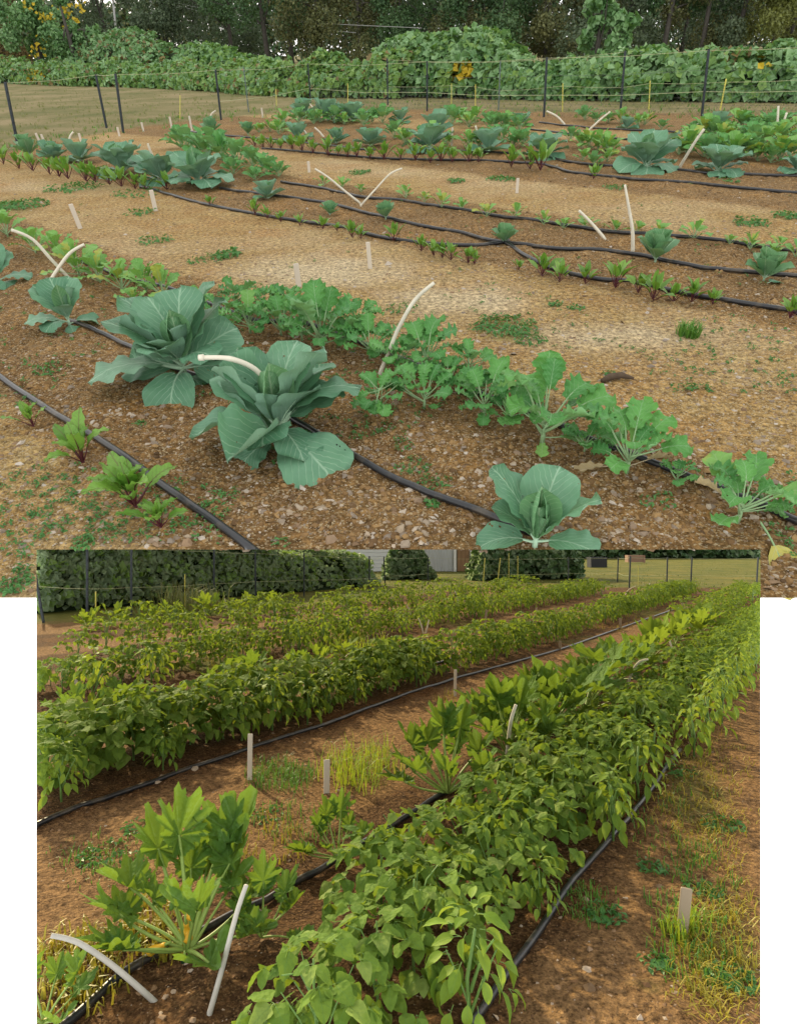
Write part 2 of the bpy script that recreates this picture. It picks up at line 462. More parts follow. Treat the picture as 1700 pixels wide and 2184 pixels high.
# ---------------------------------------------------------------- mesh helpers
class MB:
    """Collects shapes and links them as ONE mesh."""
    def __init__(s):
        s.v, s.f, s.mi, s.uv, s.tint = [], [], [], [], []
        s.mats = []

    def slot(s, m):
        if m not in s.mats:
            s.mats.append(m)
        return s.mats.index(m)

    def add(s, vs, fs, mat, uvs=None, tint=0.5):
        o = len(s.v)
        s.v.extend([tuple(p) for p in vs])
        k = s.slot(mat)
        for f in fs:
            s.f.append(tuple(i + o for i in f))
            s.mi.append(k)
        s.uv.extend(uvs if uvs is not None else [(0.5, 0.5)] * len(vs))
        s.tint.extend([tint] * len(vs))

    def tube(s, pts, rad, mat, sides=6, cap=True, flat=1.0):
        pts = [Vector(p) for p in pts]
        n = len(pts)
        if not hasattr(rad, '__len__'):
            rad = [rad] * n
        vs, fs = [], []
        ref = None
        for i, p in enumerate(pts):
            t = (pts[min(i + 1, n - 1)] - pts[max(i - 1, 0)]).normalized()
            if ref is None:
                ref = Vector((0, 0, 1)) if abs(t.z) < 0.9 else Vector((1, 0, 0))
            a = (ref - t * ref.dot(t)).normalized()
            ref = a
            c = t.cross(a)
            for k in range(sides):
                w = 2 * math.pi * (k + 0.5) / sides
                vs.append(p + a * (math.cos(w) * rad[i]) + c * (math.sin(w) * rad[i] * flat))
        for i in range(n - 1):
            for k in range(sides):
                fs.append((i * sides + k, i * sides + (k + 1) % sides, (i + 1) * sides + (k + 1) % sides, (i + 1) * sides + k))
        if cap:
            fs.append(tuple(range(sides))[::-1])
            fs.append(tuple((n - 1) * sides + k for k in range(sides)))
        s.add(vs, fs, mat)

    def box(s, c, size, mat, m=None):
        vs = [Vector((x * size[0] / 2 + c[0], y * size[1] / 2 + c[1], z * size[2] / 2 + c[2])) for x in (-1, 1) for y in (-1, 1) for z in (-1, 1)]
        if m is not None:
            vs = [m @ p for p in vs]
        s.add(vs, [(0, 1, 3, 2), (4, 6, 7, 5), (0, 4, 5, 1), (2, 3, 7, 6), (0, 2, 6, 4), (1, 5, 7, 3)], mat)

    def mesh(s, name, smooth=True):
        me = bpy.data.meshes.new(name)
        me.from_pydata(s.v, [], s.f)
        for m in s.mats:
            me.materials.append(m)
        me.polygons.foreach_set('material_index', s.mi)
        me.polygons.foreach_set('use_smooth', [smooth] * len(s.f))
        if any(u != (0.5, 0.5) for u in s.uv[:200]):
            uvl = me.uv_layers.new(name='UVMap')
            li = np.empty(len(me.loops), dtype=np.int32)
            me.loops.foreach_get('vertex_index', li)
            uvl.data.foreach_set('uv', np.array(s.uv, dtype=np.float32)[li].ravel())
        at = me.attributes.new('tint', 'FLOAT', 'POINT')
        at.data.foreach_set('value', np.array(s.tint, dtype=np.float32))
        me.update()
        return me


def np_mesh(name, V, F, mat, tint=None, smooth=False, mats=None, mi=None):
    """Mesh from arrays; F is (n, k)."""
    me = bpy.data.meshes.new(name)
    V = np.asarray(V, dtype=np.float32)
    F = np.asarray(F, dtype=np.int32)
    n, k = F.shape
    me.vertices.add(len(V))
    me.vertices.foreach_set('co', V.ravel())
    me.loops.add(n * k)
    me.loops.foreach_set('vertex_index', F.ravel())
    me.polygons.add(n)
    me.polygons.foreach_set('loop_start', np.arange(0, n * k, k, dtype=np.int32))
    for m in (mats or [mat]):
        me.materials.append(m)
    if mi is not None:
        me.polygons.foreach_set('material_index', np.asarray(mi, dtype=np.int32))
    me.polygons.foreach_set('use_smooth', [smooth] * n)
    if tint is not None:
        at = me.attributes.new('tint', 'FLOAT', 'POINT')
        at.data.foreach_set('value', np.asarray(tint, dtype=np.float32))
    me.update(calc_edges=True)
    return me


def prop(o, label=None, cat=None, group=None, kind=None):
    for k, v in (('label', label), ('category', cat), ('group', group), ('kind', kind)):
        if v:
            o[k] = v
    return o


def link(name, me, parent=None, m=None):
    o = bpy.data.objects.new(name, me)
    C.objects.link(o)
    if parent is not None:
        o.parent = parent
    if m is not None:
        o.matrix_basis = m
    return o


# ---------------------------------------------------------------- where each terrace ends
_e = ray(79, PXY), ray(1621, PXY)
def _vplane(u, sign):
    n = ray(u, 1000).cross(ray(u, 1500)).normalized()
    inside = ray(PXX, 1400)
    if n.dot(inside) < 0:
        n = -n
    return n
EDGE_L, EDGE_R = _vplane(79, 1), _vplane(1621, -1)
_n = ray(0, 1172).cross(ray(1700, 1172)).normalized()
EDGE_T = _n if _n.dot(ray(PXX, 800)) > 0 else -_n            # keeps what is above the upper terrace's lip
VC = {}


def mverts(me):
    k = me.name
    if k not in VC:
        a = np.empty(len(me.vertices) * 3, dtype=np.float32)
        me.vertices.foreach_get('co', a)
        VC[k] = a.reshape(-1, 3)
    return VC[k]


def cut(me, mw, planes):
    """me cut where its terrace ends: None when nothing is left, me itself when nothing is cut."""
    V = mverts(me)
    A = np.array(mw)
    W = V @ A[:3, :3].T + A[:3, 3] - np.array(EYEV)
    todo = []
    for n in planes:
        d = W @ np.array(n)
        if d.max() <= 0:
            return None
        if d.min() < 0:
            todo.append(n)
    if not todo:
        return me
    bm = bmesh.new()
    bm.from_mesh(me)
    mi = mw.inverted()
    rt = mw.to_3x3().transposed()
    for n in todo:
        bmesh.ops.bisect_plane(bm, geom=bm.verts[:] + bm.edges[:] + bm.faces[:], plane_co=mi @ EYEV, plane_no=(rt @ n).normalized(), clear_inner=True)
    if not bm.faces:
        bm.free()
        return None
    m2 = bpy.data.meshes.new(me.name)
    bm.to_mesh(m2)
    bm.free()
    for m in me.materials:
        if m.name not in [x.name for x in m2.materials if x]:
            m2.materials.append(m)
    return m2


def edge_planes(fr, u, v):
    if fr is LO:
        return [EDGE_L, EDGE_R]
    if 79 < u < 1621:
        return [EDGE_T]
    return []


def near_edge(fr, u, v):
    if fr is LO:
        return u < 420 or u > 1280
    return v > 800


def put(fr, name, parts, x, y, rot, s, label, cat, group=None, z=0.0, tilt=None, root_kind=None):
    """A thing standing on its terrace: an Empty at its base and a mesh for each part (and sub-part)."""
    loc = Matrix.Translation((x, y, z)) @ Matrix.Rotation(rot, 4, 'Z')
    if tilt is not None:
        loc = loc @ tilt
    mw = fr.m @ loc @ Matrix.Scale(s, 4)
    root = bpy.data.objects.new(name, None)
    root.empty_display_size = 0.05
    u, v = fr.pix(x, y, z)
    chk = near_edge(fr, u, v)
    planes = edge_planes(fr, u, v)
    made = False
    todo = []
    for p in parts:
        pn, me, pm = p[0], p[1], p[2]
        if chk and planes:
            me = cut(me, mw @ pm, planes)
            if me is None:
                continue
        todo.append((pn, me, pm, p[3] if len(p) > 3 else None))
    if not todo:
        return None
    C.objects.link(root)
    root.matrix_world = mw
    for pn, me, pm, ex in todo:
        o = link(pn, me, root, pm)
        if ex:
            for k, w in ex.items():
                o[k] = w
    prop(root, label, cat, group, root_kind)
    return root


def single(fr, name, me, label, cat, group=None, m=None, kind=None, clip=True):
    """A thing that is one mesh, its vertices in the terrace's own metres."""
    mw = fr.m @ m if m is not None else fr.m.copy()
    if clip:
        c = mw.translation
        V = mverts(me)
        mid = mw @ Vector(V.mean(axis=0).tolist())
        p = fr.mi @ mid
        u, v = fr.pix(p.x, p.y, p.z)
        me = cut(me, mw, edge_planes(fr, u, v))
        if me is None:
            return None
    o = bpy.data.objects.new(name, me)
    C.objects.link(o)
    o.matrix_world = mw
    return prop(o, label, cat, group, kind)


ORD = ['', 'first', 'second', 'third', 'fourth', 'fifth', 'sixth', 'seventh', 'eighth', 'ninth', 'tenth', 'eleventh', 'twelfth', 'thirteenth', 'fourteenth', 'fifteenth', 'sixteenth', 'seventeenth', 'eighteenth', 'nineteenth', 'twentieth']
def ordinal(i):
    if i <= 20:
        return ORD[i]
    t = {2: 'twenty', 3: 'thirty', 4: 'forty', 5: 'fifty', 6: 'sixty'}[i // 10]
    return {2: 'twentieth', 3: 'thirtieth', 4: 'fortieth', 5: 'fiftieth', 6: 'sixtieth'}[i // 10] if i % 10 == 0 else t + '-' + ORD[i % 10]


# ---------------------------------------------------------------- leaves
PROF = {
    'cabbage': lambda t: (t + 0.015) ** 0.5 * (1 - t ** 3.0) ** 0.5 * 1.3,
    'round': lambda t: max(0.0, math.sin(math.pi * min(1, t * 0.97 + 0.03))) ** 0.55,
    'beet': lambda t: max(0.0, math.sin(math.pi * t ** 0.8)) ** 0.85,
    'bean': lambda t: min(1.0, (t * 5) ** 0.6) * (1 - t) ** 0.62 * 1.25,
    'pepper': lambda t: max(0.0, math.sin(math.pi * t ** 0.72)) ** 1.15,
    'kale': lambda t: (0.22 + 0.78 * t ** 0.75) * (1 - t ** 3.6) ** 0.5 * (0.88 + 0.12 * math.cos(t * 19)) * 1.2,
    'turnip': lambda t: (0.2 + 0.8 * t ** 0.9) * (1 - t ** 3.4) ** 0.5 * (0.85 + 0.15 * math.cos(t * 16)) * 1.2,
}


def leaf(name, prof, L, W, nx, ny, mat, pmat, pet=0.0, pr=0.0, bend=0.0, cup=0.2, wav=0.0, wn=4.0, serr=0.0, sn=8.0, petbend=0.0, fold=0.0, rib=0.0, jig=0.0, midpale=True, sides=4):
    """Blade of length L and half width W after a stalk of length pet, growing along +Y, upper face +Z."""
    b = MB()
    # centre line
    cl = []
    y = z = 0.0
    th = 0.0
    ns = 4
    if pet > 0:
        for i in range(ns + 1):
            cl.append((y, z, th))
            if i < ns:
                th = petbend * (i + 1) / ns
                y += math.cos(th) * pet / ns
                z += math.sin(th) * pet / ns
    else:
        cl.append((0, 0, 0))
    y0, z0, t0 = cl[-1]
    line = [(y0, z0, t0)]
    yy, zz = y0, z0
    for j in range(1, ny + 1):
        t = j / ny
        a = t0 + bend * t
        yy += math.cos(a) * L / ny
        zz += math.sin(a) * L / ny
        line.append((yy, zz, a))
    ph1, ph2 = U(0, 6.28), U(0, 6.28)
    vs, uvs, fs = [], [], []
    for j in range(ny + 1):
        t = j / ny
        yy, zz, a = line[j]
        w = PROF[prof](t) * W
        for i in range(nx + 1):
            s = -1 + 2 * i / nx
            e = abs(s)
            ww = w
            if serr and e > 0.7:
                saw = abs(((t * sn) % 1.0) - 0.5) * 2
                ww = w * (1 + serr * (saw - 0.5) * (e - 0.4))
            h = cup * e * e * w + wav * W * e * e * math.sin(2 * math.pi * wn * t + (ph1 if s < 0 else ph2)) * (0.25 + t)
            h += fold * e * w
            if rib:
                h += rib * W * math.sin((t - e * 0.35) * 2 * math.pi * 6.5) * e * (1 - e) * 2
            if jig:
                h += U(-jig, jig) * W
            # sideways shrink when cupped so the blade keeps its width
            x = s * ww / math.sqrt(1 + (cup * e + fold) ** 2)
            dy = 0.0
            if jig:
                x += U(-jig, jig) * W * 0.5
                dy = U(-jig, jig) * W * 0.5
            vs.append((x, yy - math.sin(a) * h + dy, zz + math.cos(a) * h))
            uvs.append((0.5 + s * ww / L, t))
    for j in range(ny):
        for i in range(nx):
            q = j * (nx + 1) + i
            fs.append((q, q + 1, q + nx + 2, q + nx + 1))
    b.add(vs, fs, mat, uvs)
    if pr > 0:
        pts = [(0, p[0], p[1] - pr * 0.3) for p in cl]
        rs = [pr * (1.15 - 0.3 * i / max(1, len(cl) - 1)) for i in range(len(cl))]
        k = int(ny * 0.6)
        for j in range(1, k + 1):
            yy, zz, a = line[j]
            pts.append((0, yy + math.sin(a) * pr * 0.4, zz - math.cos(a) * pr * 0.4))
            rs.append(pr * (0.85 - 0.7 * j / k))
        b.tube(pts, rs, pmat, sides, False)
    return b.mesh(name)


def lobed_leaf(name, R, mat, pmat, pet, pr, arch, cupz=0.3, ruff=0.06, na=97, nr=5, sharp=0.25, deep=0.42, droop=0.0):
    """Squash leaf: deep toothed lobes round the end of a long arching stalk; the base of the stalk is the origin."""
    b = MB()
    pts = []
    y = z = 0.0
    ns = 8
    for i in range(ns + 1):
        pts.append((0, y, z))
        th = arch * (i / ns)
        y += math.cos(th) * pet / ns
        z += math.sin(th) * pet / ns
    b.tube(pts, [pr * (1.25 - 0.5 * i / ns) for i in range(ns + 1)], pmat, 6, False)
    yc, zc = pts[-1][1], pts[-1][2]
    lob = [(90, 1.15), (90 + 31, 1.0), (90 - 31, 1.0), (90 + 64, 0.82), (90 - 64, 0.82), (90 + 104, .52), (90 - 104, .52)]
    lob = [(math.radians(a + U(-5, 5)), l * U(0.92, 1.06)) for a, l in lob]
    tilt = arch + droop
    ct, st = math.cos(tilt), math.sin(tilt)
    vs, uvs, fs = [(0, yc, zc)], [(0.5, 0.0)], []
    ph = U(0, 6)
    for r in range(1, nr + 1):
        for k in range(na):
            a = math.radians(-86) + math.radians(352) * k / (na - 1)
            rad = 0
            for la, ll in lob:
                d = abs((a - la + math.pi) % (2 * math.pi) - math.pi)
                rad = max(rad, ll * (deep + (1 - deep) * math.exp(-(d / sharp) ** 2.2)))
            if r >= nr - 1:
                rad *= U(0.95, 1.05) + (0.16 * (abs((k % 6) - 3) / 3.0 - 0.5) + (0.06 if k % 2 else -0.03)) * (1 if r == nr else 0.5)
            q = r / nr
            rr = R * rad * q
            x, yl = rr * math.cos(a), rr * math.sin(a)
            zl = cupz * R * (abs(math.cos(a)) * q * rad * 1.1 + 0.15 * q * q) + ruff * R * q * math.sin(5 * a + ph) + ruff * R * q * q * math.cos(11 * a)
            vs.append((x, yc + yl * ct - zl * st, zc + yl * st + zl * ct))
            uvs.append((0.5 + 0.5 * x / R, 0.5 * yl / R))
    for k in range(na - 1):
        fs.append((0, 1 + k, 2 + k))
    for r in range(nr - 1):
        for k in range(na - 1):
            q = 1 + r * na + k
            fs.append((q, q + na, q + na + 1, q + 1))
    b.add(vs, fs, mat, uvs)
    return b.mesh(name)


def rot_leaf(az, el, roll=0.0, pos=(0, 0, 0), s=1.0):
    """Leaf placed at azimuth az (degrees from +X, counter-clockwise), rising el degrees."""
    return Matrix.Translation(pos) @ Matrix.Rotation(math.radians(az - 90), 4, 'Z') @ Matrix.Rotation(math.radians(el), 4, 'X') @ Matrix.Rotation(math.radians(roll), 4, 'Y') @ Matrix.Scale(s, 4)


LV = {}
mc, my, mp = M['cabbage'], M['cabbage_young'], M['cab_petiole']
# cabbage: full size leaves are one metre long here and scaled per plant
LV['cab_big'] = [leaf('cabbage_leaf', 'cabbage', 0.78, 0.42, 12, 14, mc, mp, 0.22, 0.022, U(-1.3, -0.3), U(-0.1, 0.25), U(0.06, 0.12), U(2.0, 3.4), 0.06, 9, 0.15, 0, 0.04, 0.014) for i in range(6)]
LV['cab_up'] = [leaf('cabbage_leaf', 'cabbage', 0.82, 0.43, 12, 14, mc, mp, 0.16, 0.02, U(-1.0, -0.15), U(0.05, 0.3), U(0.06, 0.12), U(2.2, 3.4), 0.06, 8, 0.05, 0, 0.04, 0.014) for i in range(6)]
LV['cab_fold'] = [leaf('cabbage_leaf', 'cabbage', 0.8, 0.40, 12, 14, mc, mp, 0.18, 0.02, U(-0.6, 0.0), 0.25, 0.12, 2.6, 0.05, 8, 0.1, U(0.5, 0.9), 0.03, 0.01) for i in range(2)]
LV['cab_in'] = [leaf('cabbage_leaf', 'cabbage', 0.9, 0.34, 8, 10, my, mp, 0.05, 0.015, U(0.0, 0.35), U(0.7, 1.0), 0.05, 3, 0.05, 8, 0, 0, 0.03, 0.008) for i in range(3)]
LV['cab_sm'] = [leaf('cabbage_leaf', 'cabbage', 0.82, 0.41, 6, 7, mc, mp, 0.15, 0.02, U(-0.5, 0.0), U(0.25, 0.5), 0.08, 3, 0, 8, 0.1, 0, 0, 0.012) for i in range(4)]
LV['cab_smy'] = [leaf('cabbage_leaf', 'cabbage', 0.82, 0.41, 6, 7, my, mp, 0.15, 0.02, U(-0.3, 0.1), U(0.3, 0.6), 0.08, 3, 0, 8, 0.1, 0, 0, 0.012) for i in range(3)]
LV['kale'] = [leaf('kale_leaf', 'kale', 0.48, 0.29, 10, 22, M['kale'], M['petiole'], 0.5, 0.016, U(-1.5, -0.4), U(0.1, 0.35), 0.2, U(3.5, 5), 0.34, 12, 0.25, 0, 0, 0.03) for i in range(7)]
LV['kale_up'] = [leaf('kale_leaf', 'kale', 0.5, 0.28, 10, 22, M['kale'], M['petiole'], 0.45, 0.016, U(-0.9, 0.0), U(0.2, 0.4), 0.2, U(4, 5), 0.34, 12, 0.0, 0, 0, 0.03) for i in range(3)]
LV['turnip'] = [leaf('turnip_leaf', 'turnip', 0.62, 0.29, 6, 14, M['turnip'], M['petiole'], 0.38, 0.016, U(-1.0, -0.3), U(0.1, 0.3), 0.1, 4, 0.3, 6, 0.2, 0, 0, 0.025) for i in range(4)]
LV['turnip_sm'] = [leaf('turnip_leaf', 'turnip', 0.62, 0.31, 4, 6, M['turnip'], M['petiole'], 0.38, 0.018, U(-1.0, -0.3), U(0.1, 0.3), 0.1, 4, 0, 6, 0.2, 0, 0, 0.04, sides=3) for i in range(4)]
LV['kale_sm'] = [leaf('kale_leaf', 'kale', 0.62, 0.33, 4, 7, M['kale'], M['petiole'], 0.38, 0.018, U(-1.0, -0.3), U(0.1, 0.3), 0.14, 4, 0, 6, 0.2, 0, 0, 0.04, sides=3) for i in range(4)]
LV['beet'] = [leaf('beet_leaf', 'beet', 0.66, 0.15, 6, 12, M['beet'], M['beet_petiole'], 0.34, 0.017, U(-1.3, -0.5), U(0.0, 0.4), 0.22, 3.5, 0.1, 5, 0.2, 0, 0, 0.03) for i in range(5)]
LV['beet_sm'] = [leaf('beet_leaf', 'beet', 0.66, 0.15, 2, 5, M['beet'], M['beet_petiole'], 0.34, 0.02, U(-0.9, -0.2), 0.3, 0.1, 3, 0, 5, 0.2, 0, 0, 0.03, sides=3) for i in range(4)]
LV['bean'] = [leaf('bean_leaf', 'bean', 1.0, 0.42, 4, 7, M['bean'], M['pepper_stem'], 0.12, 0.012, U(-0.9, -0.2), U(-0.15, 0.45), 0.08, 2.5, 0, 6, 0, 0, 0, 0.035, sides=3) for i in range(5)]
LV['bean_lo'] = [leaf('bean_leaf', 'bean', 1.0, 0.42, 2, 4, M['bean'], M['pepper_stem'], 0.1, 0.012, U(-0.8, -0.2), U(-0.1, 0.4), 0.0, 2, 0, 6, 0, 0, 0, 0.03, sides=3) for i in range(4)]
LV['pepper'] = [leaf('pepper_leaf', 'pepper', 0.82, 0.2, 4, 8, M['pepper'], M['pepper_stem'], 0.18, 0.012, U(-1.3, -0.4), U(0.1, 0.6), 0.06, 2.5, 0, 6, -0.2, 0, 0, 0.015, sides=3) for i in range(5)]
LV['pepper_lo'] = [leaf('pepper_leaf', 'pepper', 0.82, 0.2, 2, 5, M['pepper'], M['pepper_stem'], 0.18, 0.012, U(-1.2, -0.4), U(0.1, 0.5), 0.0, 2, 0, 6, -0.2, 0, 0, 0.015, sides=3) for i in range(4)]
LV['squash'] = [lobed_leaf('squash_leaf', 0.27, M['squash'], M['squash_petiole'], 0.62, 0.0135, U(-0.4, 0.0), U(0.3, 0.75), 0.09, droop=U(-0.35, 0.35)) for i in range(8)]
LV['squash_low'] = [lobed_leaf('squash_leaf', 0.32, M['squash'], M['squash_petiole'], 0.6, 0.014, U(0.4, 0.6), U(0.1, 0.3), 0.06, droop=U(-0.5, -0.2)) for i in range(3)]
LV['squash_lo'] = [lobed_leaf('squash_leaf', 0.36, M['squash'], M['squash_petiole'], 0.6, 0.015, U(-0.25, 0.1), U(0.15, 0.4), 0.06, 40, 3, droop=U(-0.4, 0.1)) for i in range(4)]
LV['dead'] = [leaf('dead_leaf', 'turnip', 0.6, 0.2, 6, 8, M['dead_leaf'], M['dead_leaf'], 0.5, 0.014, -0.6, 0.8, 0.3, 4, 0.2, 6, 0, 0, 0, 0.06)]
LV['yellow'] = [leaf('yellow_leaf', 'cabbage', 0.6, 0.26, 8, 10, M['yellow_leaf'], M['petiole'], 0.4, 0.012, -0.5, 0.3, 0.1, 4, 0.1, 6, -0.3, 0, 0, 0.02)]
pick = random.choice


def stem_mesh(h, r, mat, name='stem', bend=0.05, branches=0, spread=0.3):
    b = MB()
    b.tube([(0, 0, -0.03), (U(-bend, bend) * h, U(-bend, bend) * h, h * 0.5), (U(-bend, bend) * h, U(-bend, bend) * h, h)], [r * 1.2, r, r * 0.6], mat, 5)
    for i in range(branches):
        a = U(0, 6.28)
        z0 = h * U(0.15, 0.6)
        L = h * U(0.5, 0.9)
        b.tube([(0, 0, z0), (math.cos(a) * spread * L * 0.5, math.sin(a) * spread * L * 0.5, z0 + L * 0.5), (math.cos(a) * spread * L, math.sin(a) * spread * L, min(h * 1.05, z0 + L * 0.9))], [r * 0.7, r * 0.55, r * 0.35], mat, 4, False)
    return b.mesh(name)


ST = {
    'cab': [stem_mesh(0.16, 0.035, M['cab_petiole'])],
    'kale': [stem_mesh(0.22, 0.028, M['petiole'])],
    'bean': [stem_mesh(0.36, 0.006, M['pepper_stem'], branches=5, spread=0.5) for i in range(3)],
    'pepper': [stem_mesh(0.34, 0.008, M['pepper_stem'], branches=5, spread=0.4) for i in range(3)],
    'beet': [stem_mesh(0.05, 0.04, M['beet_petiole'], 'crown')],
}


def p_cabbage(kind='mid', n=(5, 5, 4)):
    """Open leafy cabbage, unit radius about one."""
    big, up, inn = ('cab_big', 'cab_up', 'cab_in') if kind == 'big' else (('cab_smy', 'cab_smy', 'cab_smy') if kind == 'pale' else ('cab_sm', 'cab_sm', 'cab_smy'))
    P = [('stem', ST['cab'][0], Matrix())]
    a0 = U(0, 360)
    for i in range(n[0]):
        P.append(('leaf', pick(LV[big]), rot_leaf(a0 + i * 360 / n[0] + U(-20, 20), U(-2, 28), U(-12, 12), (0, 0, 0.05), U(0.75, 0.95))))
    a0 = U(0, 360)
    for i in range(n[1]):
        P.append(('leaf', pick(LV[up]), rot_leaf(a0 + i * 360 / n[1] + U(-18, 18), U(40, 62), U(-14, 14), (0, 0, 0.08), U(0.75, 0.95))))
    a0 = U(0, 360)
    for i in range(n[2]):
        P.append(('leaf', pick(LV[inn]), rot_leaf(a0 + i * 360 / n[2] + U(-18, 18), U(66, 82), U(-10, 10), (0, 0, 0.1), U(0.5, 0.75))))
    return P


def p_rosette(key, n, el=(15, 70), s=(0.7, 1.0), stem=None):
    P = [('stem' if stem != 'beet' else 'crown', ST[stem][0], Matrix())] if stem else []
    for i in range(n):
        f = i / max(1, n - 1)
        P.append(('leaf', pick(LV[key]), rot_leaf(i * 137.5 + U(-20, 20), el[0] + (el[1] - el[0]) * f + U(-10, 10), U(-15, 15), (0, 0, 0.02 if stem == 'beet' else 0.05 + 0.14 * f), U(*s) * (1 - 0.25 * f))))
    return P


def p_bean(lo=False, n=34, ls=1.0):
    """Bush bean: three-part leaves held over a low dome about half a metre across."""
    key = 'bean_lo' if lo else 'bean'
    P = [('stem', pick(ST['bean']), Matrix())]
    for i in range(n // 3):
        a = i * 137.5 + U(-25, 25)
        f = (i + 0.5) / (n / 3)
        ph = math.radians(12 + 72 * (1 - f) ** 0.9)           # polar angle from the top
        rr = 0.27 * U(0.85, 1.1)
        c = Vector((math.cos(math.radians(a)) * rr * math.sin(math.pi / 2 - math.radians(90) + ph) * 1.0, math.sin(math.radians(a)) * rr * math.sin(ph), 0.1 + 0.30 * math.cos(ph) * U(0.85, 1.12)))
        base = a + U(-20, 20)
        tip = U(-35, 20) - 22 * math.sin(ph)
        if i % 3 == 0:                                       # lower leaves round the foot
            a2 = U(0, 6.28)
            P.append(('leaf', pick(LV[key]), rot_leaf(math.degrees(a2), U(-60, -15), U(-25, 25), (math.cos(a2) * U(.12, .26), math.sin(a2) * U(.12, .26), U(.09, .2)), U(0.07, 0.11) * ls)))
        for k in (-1, 0, 1):
            P.append(('leaf', pick(LV[key]), rot_leaf(base + k * 75, tip + U(-12, 12), U(-25, 25), c, U(0.06, 0.1) * ls)))
    return P


def p_pepper(lo=False, n=26, ls=1.0):
    key = 'pepper_lo' if lo else 'pepper'
    P = [('stem', pick(ST['pepper']), Matrix())]
    for i in range(n):
        f = (i + 0.5) / n
        a = i * 137.5 + U(-25, 25)
        z = 0.12 + 0.32 * f
        r = 0.14 * (1 - f * 0.75) * U(0.4, 1.2)
        el = U(-50, 0) + 75 * f ** 3
        P.append(('leaf', pick(LV[key]), rot_leaf(a, el, U(-25, 25), (math.cos(math.radians(a)) * r, math.sin(math.radians(a)) * r, z), U(0.085, 0.14) * (1.1 - 0.3 * f) * ls)))
    return P


def p_squash(lo=False, n=11):
    P = []
    for i in range(n):
        f = (i + 0.5) / n
        a = i * 137.5 + U(-20, 20)
        el = 12 + 58 * f + U(-8, 8)
        key = 'squash_lo' if lo else ('squash_low' if f < 0.22 else 'squash')
        P.append(('leaf', pick(LV[key]), rot_leaf(a, el, U(-15, 15), (0, 0, 0.03), U(0.72, 1.05) * (0.75 + 0.3 * f))))
    return P


def joined(parts, name='foliage', mat_map=None):
    """All leaves of a far plant in one mesh (too small there to pick apart)."""
    Vs, Fs, T, mi = [], [], [], []
    o = 0
    mats = []
    for p in parts:
        me = p[1]
        A = np.array(p[2])
        V = mverts(me) @ A[:3, :3].T + A[:3, 3]
        t = U(0, 1)
        for poly in me.polygons:
            ids = list(poly.vertices)
            if len(ids) == 3:
                ids = ids + [ids[2]]
            if len(ids) != 4:
                continue
            mm = me.materials[poly.material_index]
            if mat_map and mm in mat_map:
                mm = mat_map[mm]
            if mm not in mats:
                mats.append(mm)
            Fs.append([i + o for i in ids])
            mi.append(mats.index(mm))
        Vs.append(V)
        T.append(np.full(len(V), t))
        o += len(V)
    b = MB()
    V = np.concatenate(Vs)
    me = bpy.data.meshes.new(name)
    faces = [f if f[2] != f[3] else f[:3] for f in Fs]
    me.from_pydata(V.tolist(), [], faces)
    for m in mats:
        me.materials.append(m)
    me.polygons.foreach_set('material_index', mi)
    me.polygons.foreach_set('use_smooth', [True] * len(faces))
    at = me.attributes.new('tint', 'FLOAT', 'POINT')
    at.data.foreach_set('value', np.concatenate(T).astype(np.float32))
    me.update()
    return me


def leaves_on(name, P, N, size, mat, fold=0.18, jit=0.55, mats=None, midx=None, aspect=0.85, droop=0.0):
    """Many small leaves: P points, N outward directions (both n x 3). Each is a folded five-point blade."""
    n = len(P)
    N = N + rng.normal(0, jit, (n, 3))
    N[:, 2] += 0.15
    N /= np.linalg.norm(N, axis=1)[:, None] + 1e-9
    R = rng.normal(0, 1, (n, 3))
    R[:, 2] -= droop
    T = R - N * (R * N).sum(1)[:, None]
    T /= np.linalg.norm(T, axis=1)[:, None] + 1e-9
    B = np.cross(N, T)
    S = (np.asarray(size) * rng.uniform(0.65, 1.3, n))[:, None]
    w = S * aspect * 0.5
    V = np.stack([P - T * S * 0.5, P + B * w - T * S * 0.12 + N * S * fold, P + T * S * 0.55 - N * S * 0.08, P - B * w - T * S * 0.12 + N * S * fold], 1).reshape(-1, 3)
    F0 = np.arange(n)[:, None] * 4
    F = np.concatenate([F0 + np.array([0, 1, 2]), F0 + np.array([0, 2, 3])], 1).reshape(-1, 3)
    cl = fbm(P[:, 0] * 1.3 + P[:, 1] * 0.4 + 60, P[:, 2] * 1.6 + P[:, 1] * 0.5 + 60, 77, 2)
    tint = np.repeat(np.clip(rng.uniform(0, 1, n) * 0.65 + (cl - 0.3) * 0.9, 0, 1), 4)
    mi = np.repeat(midx, 2) if midx is not None else None
    return np_mesh(name, V, F, mat, tint, False, mats, mi)


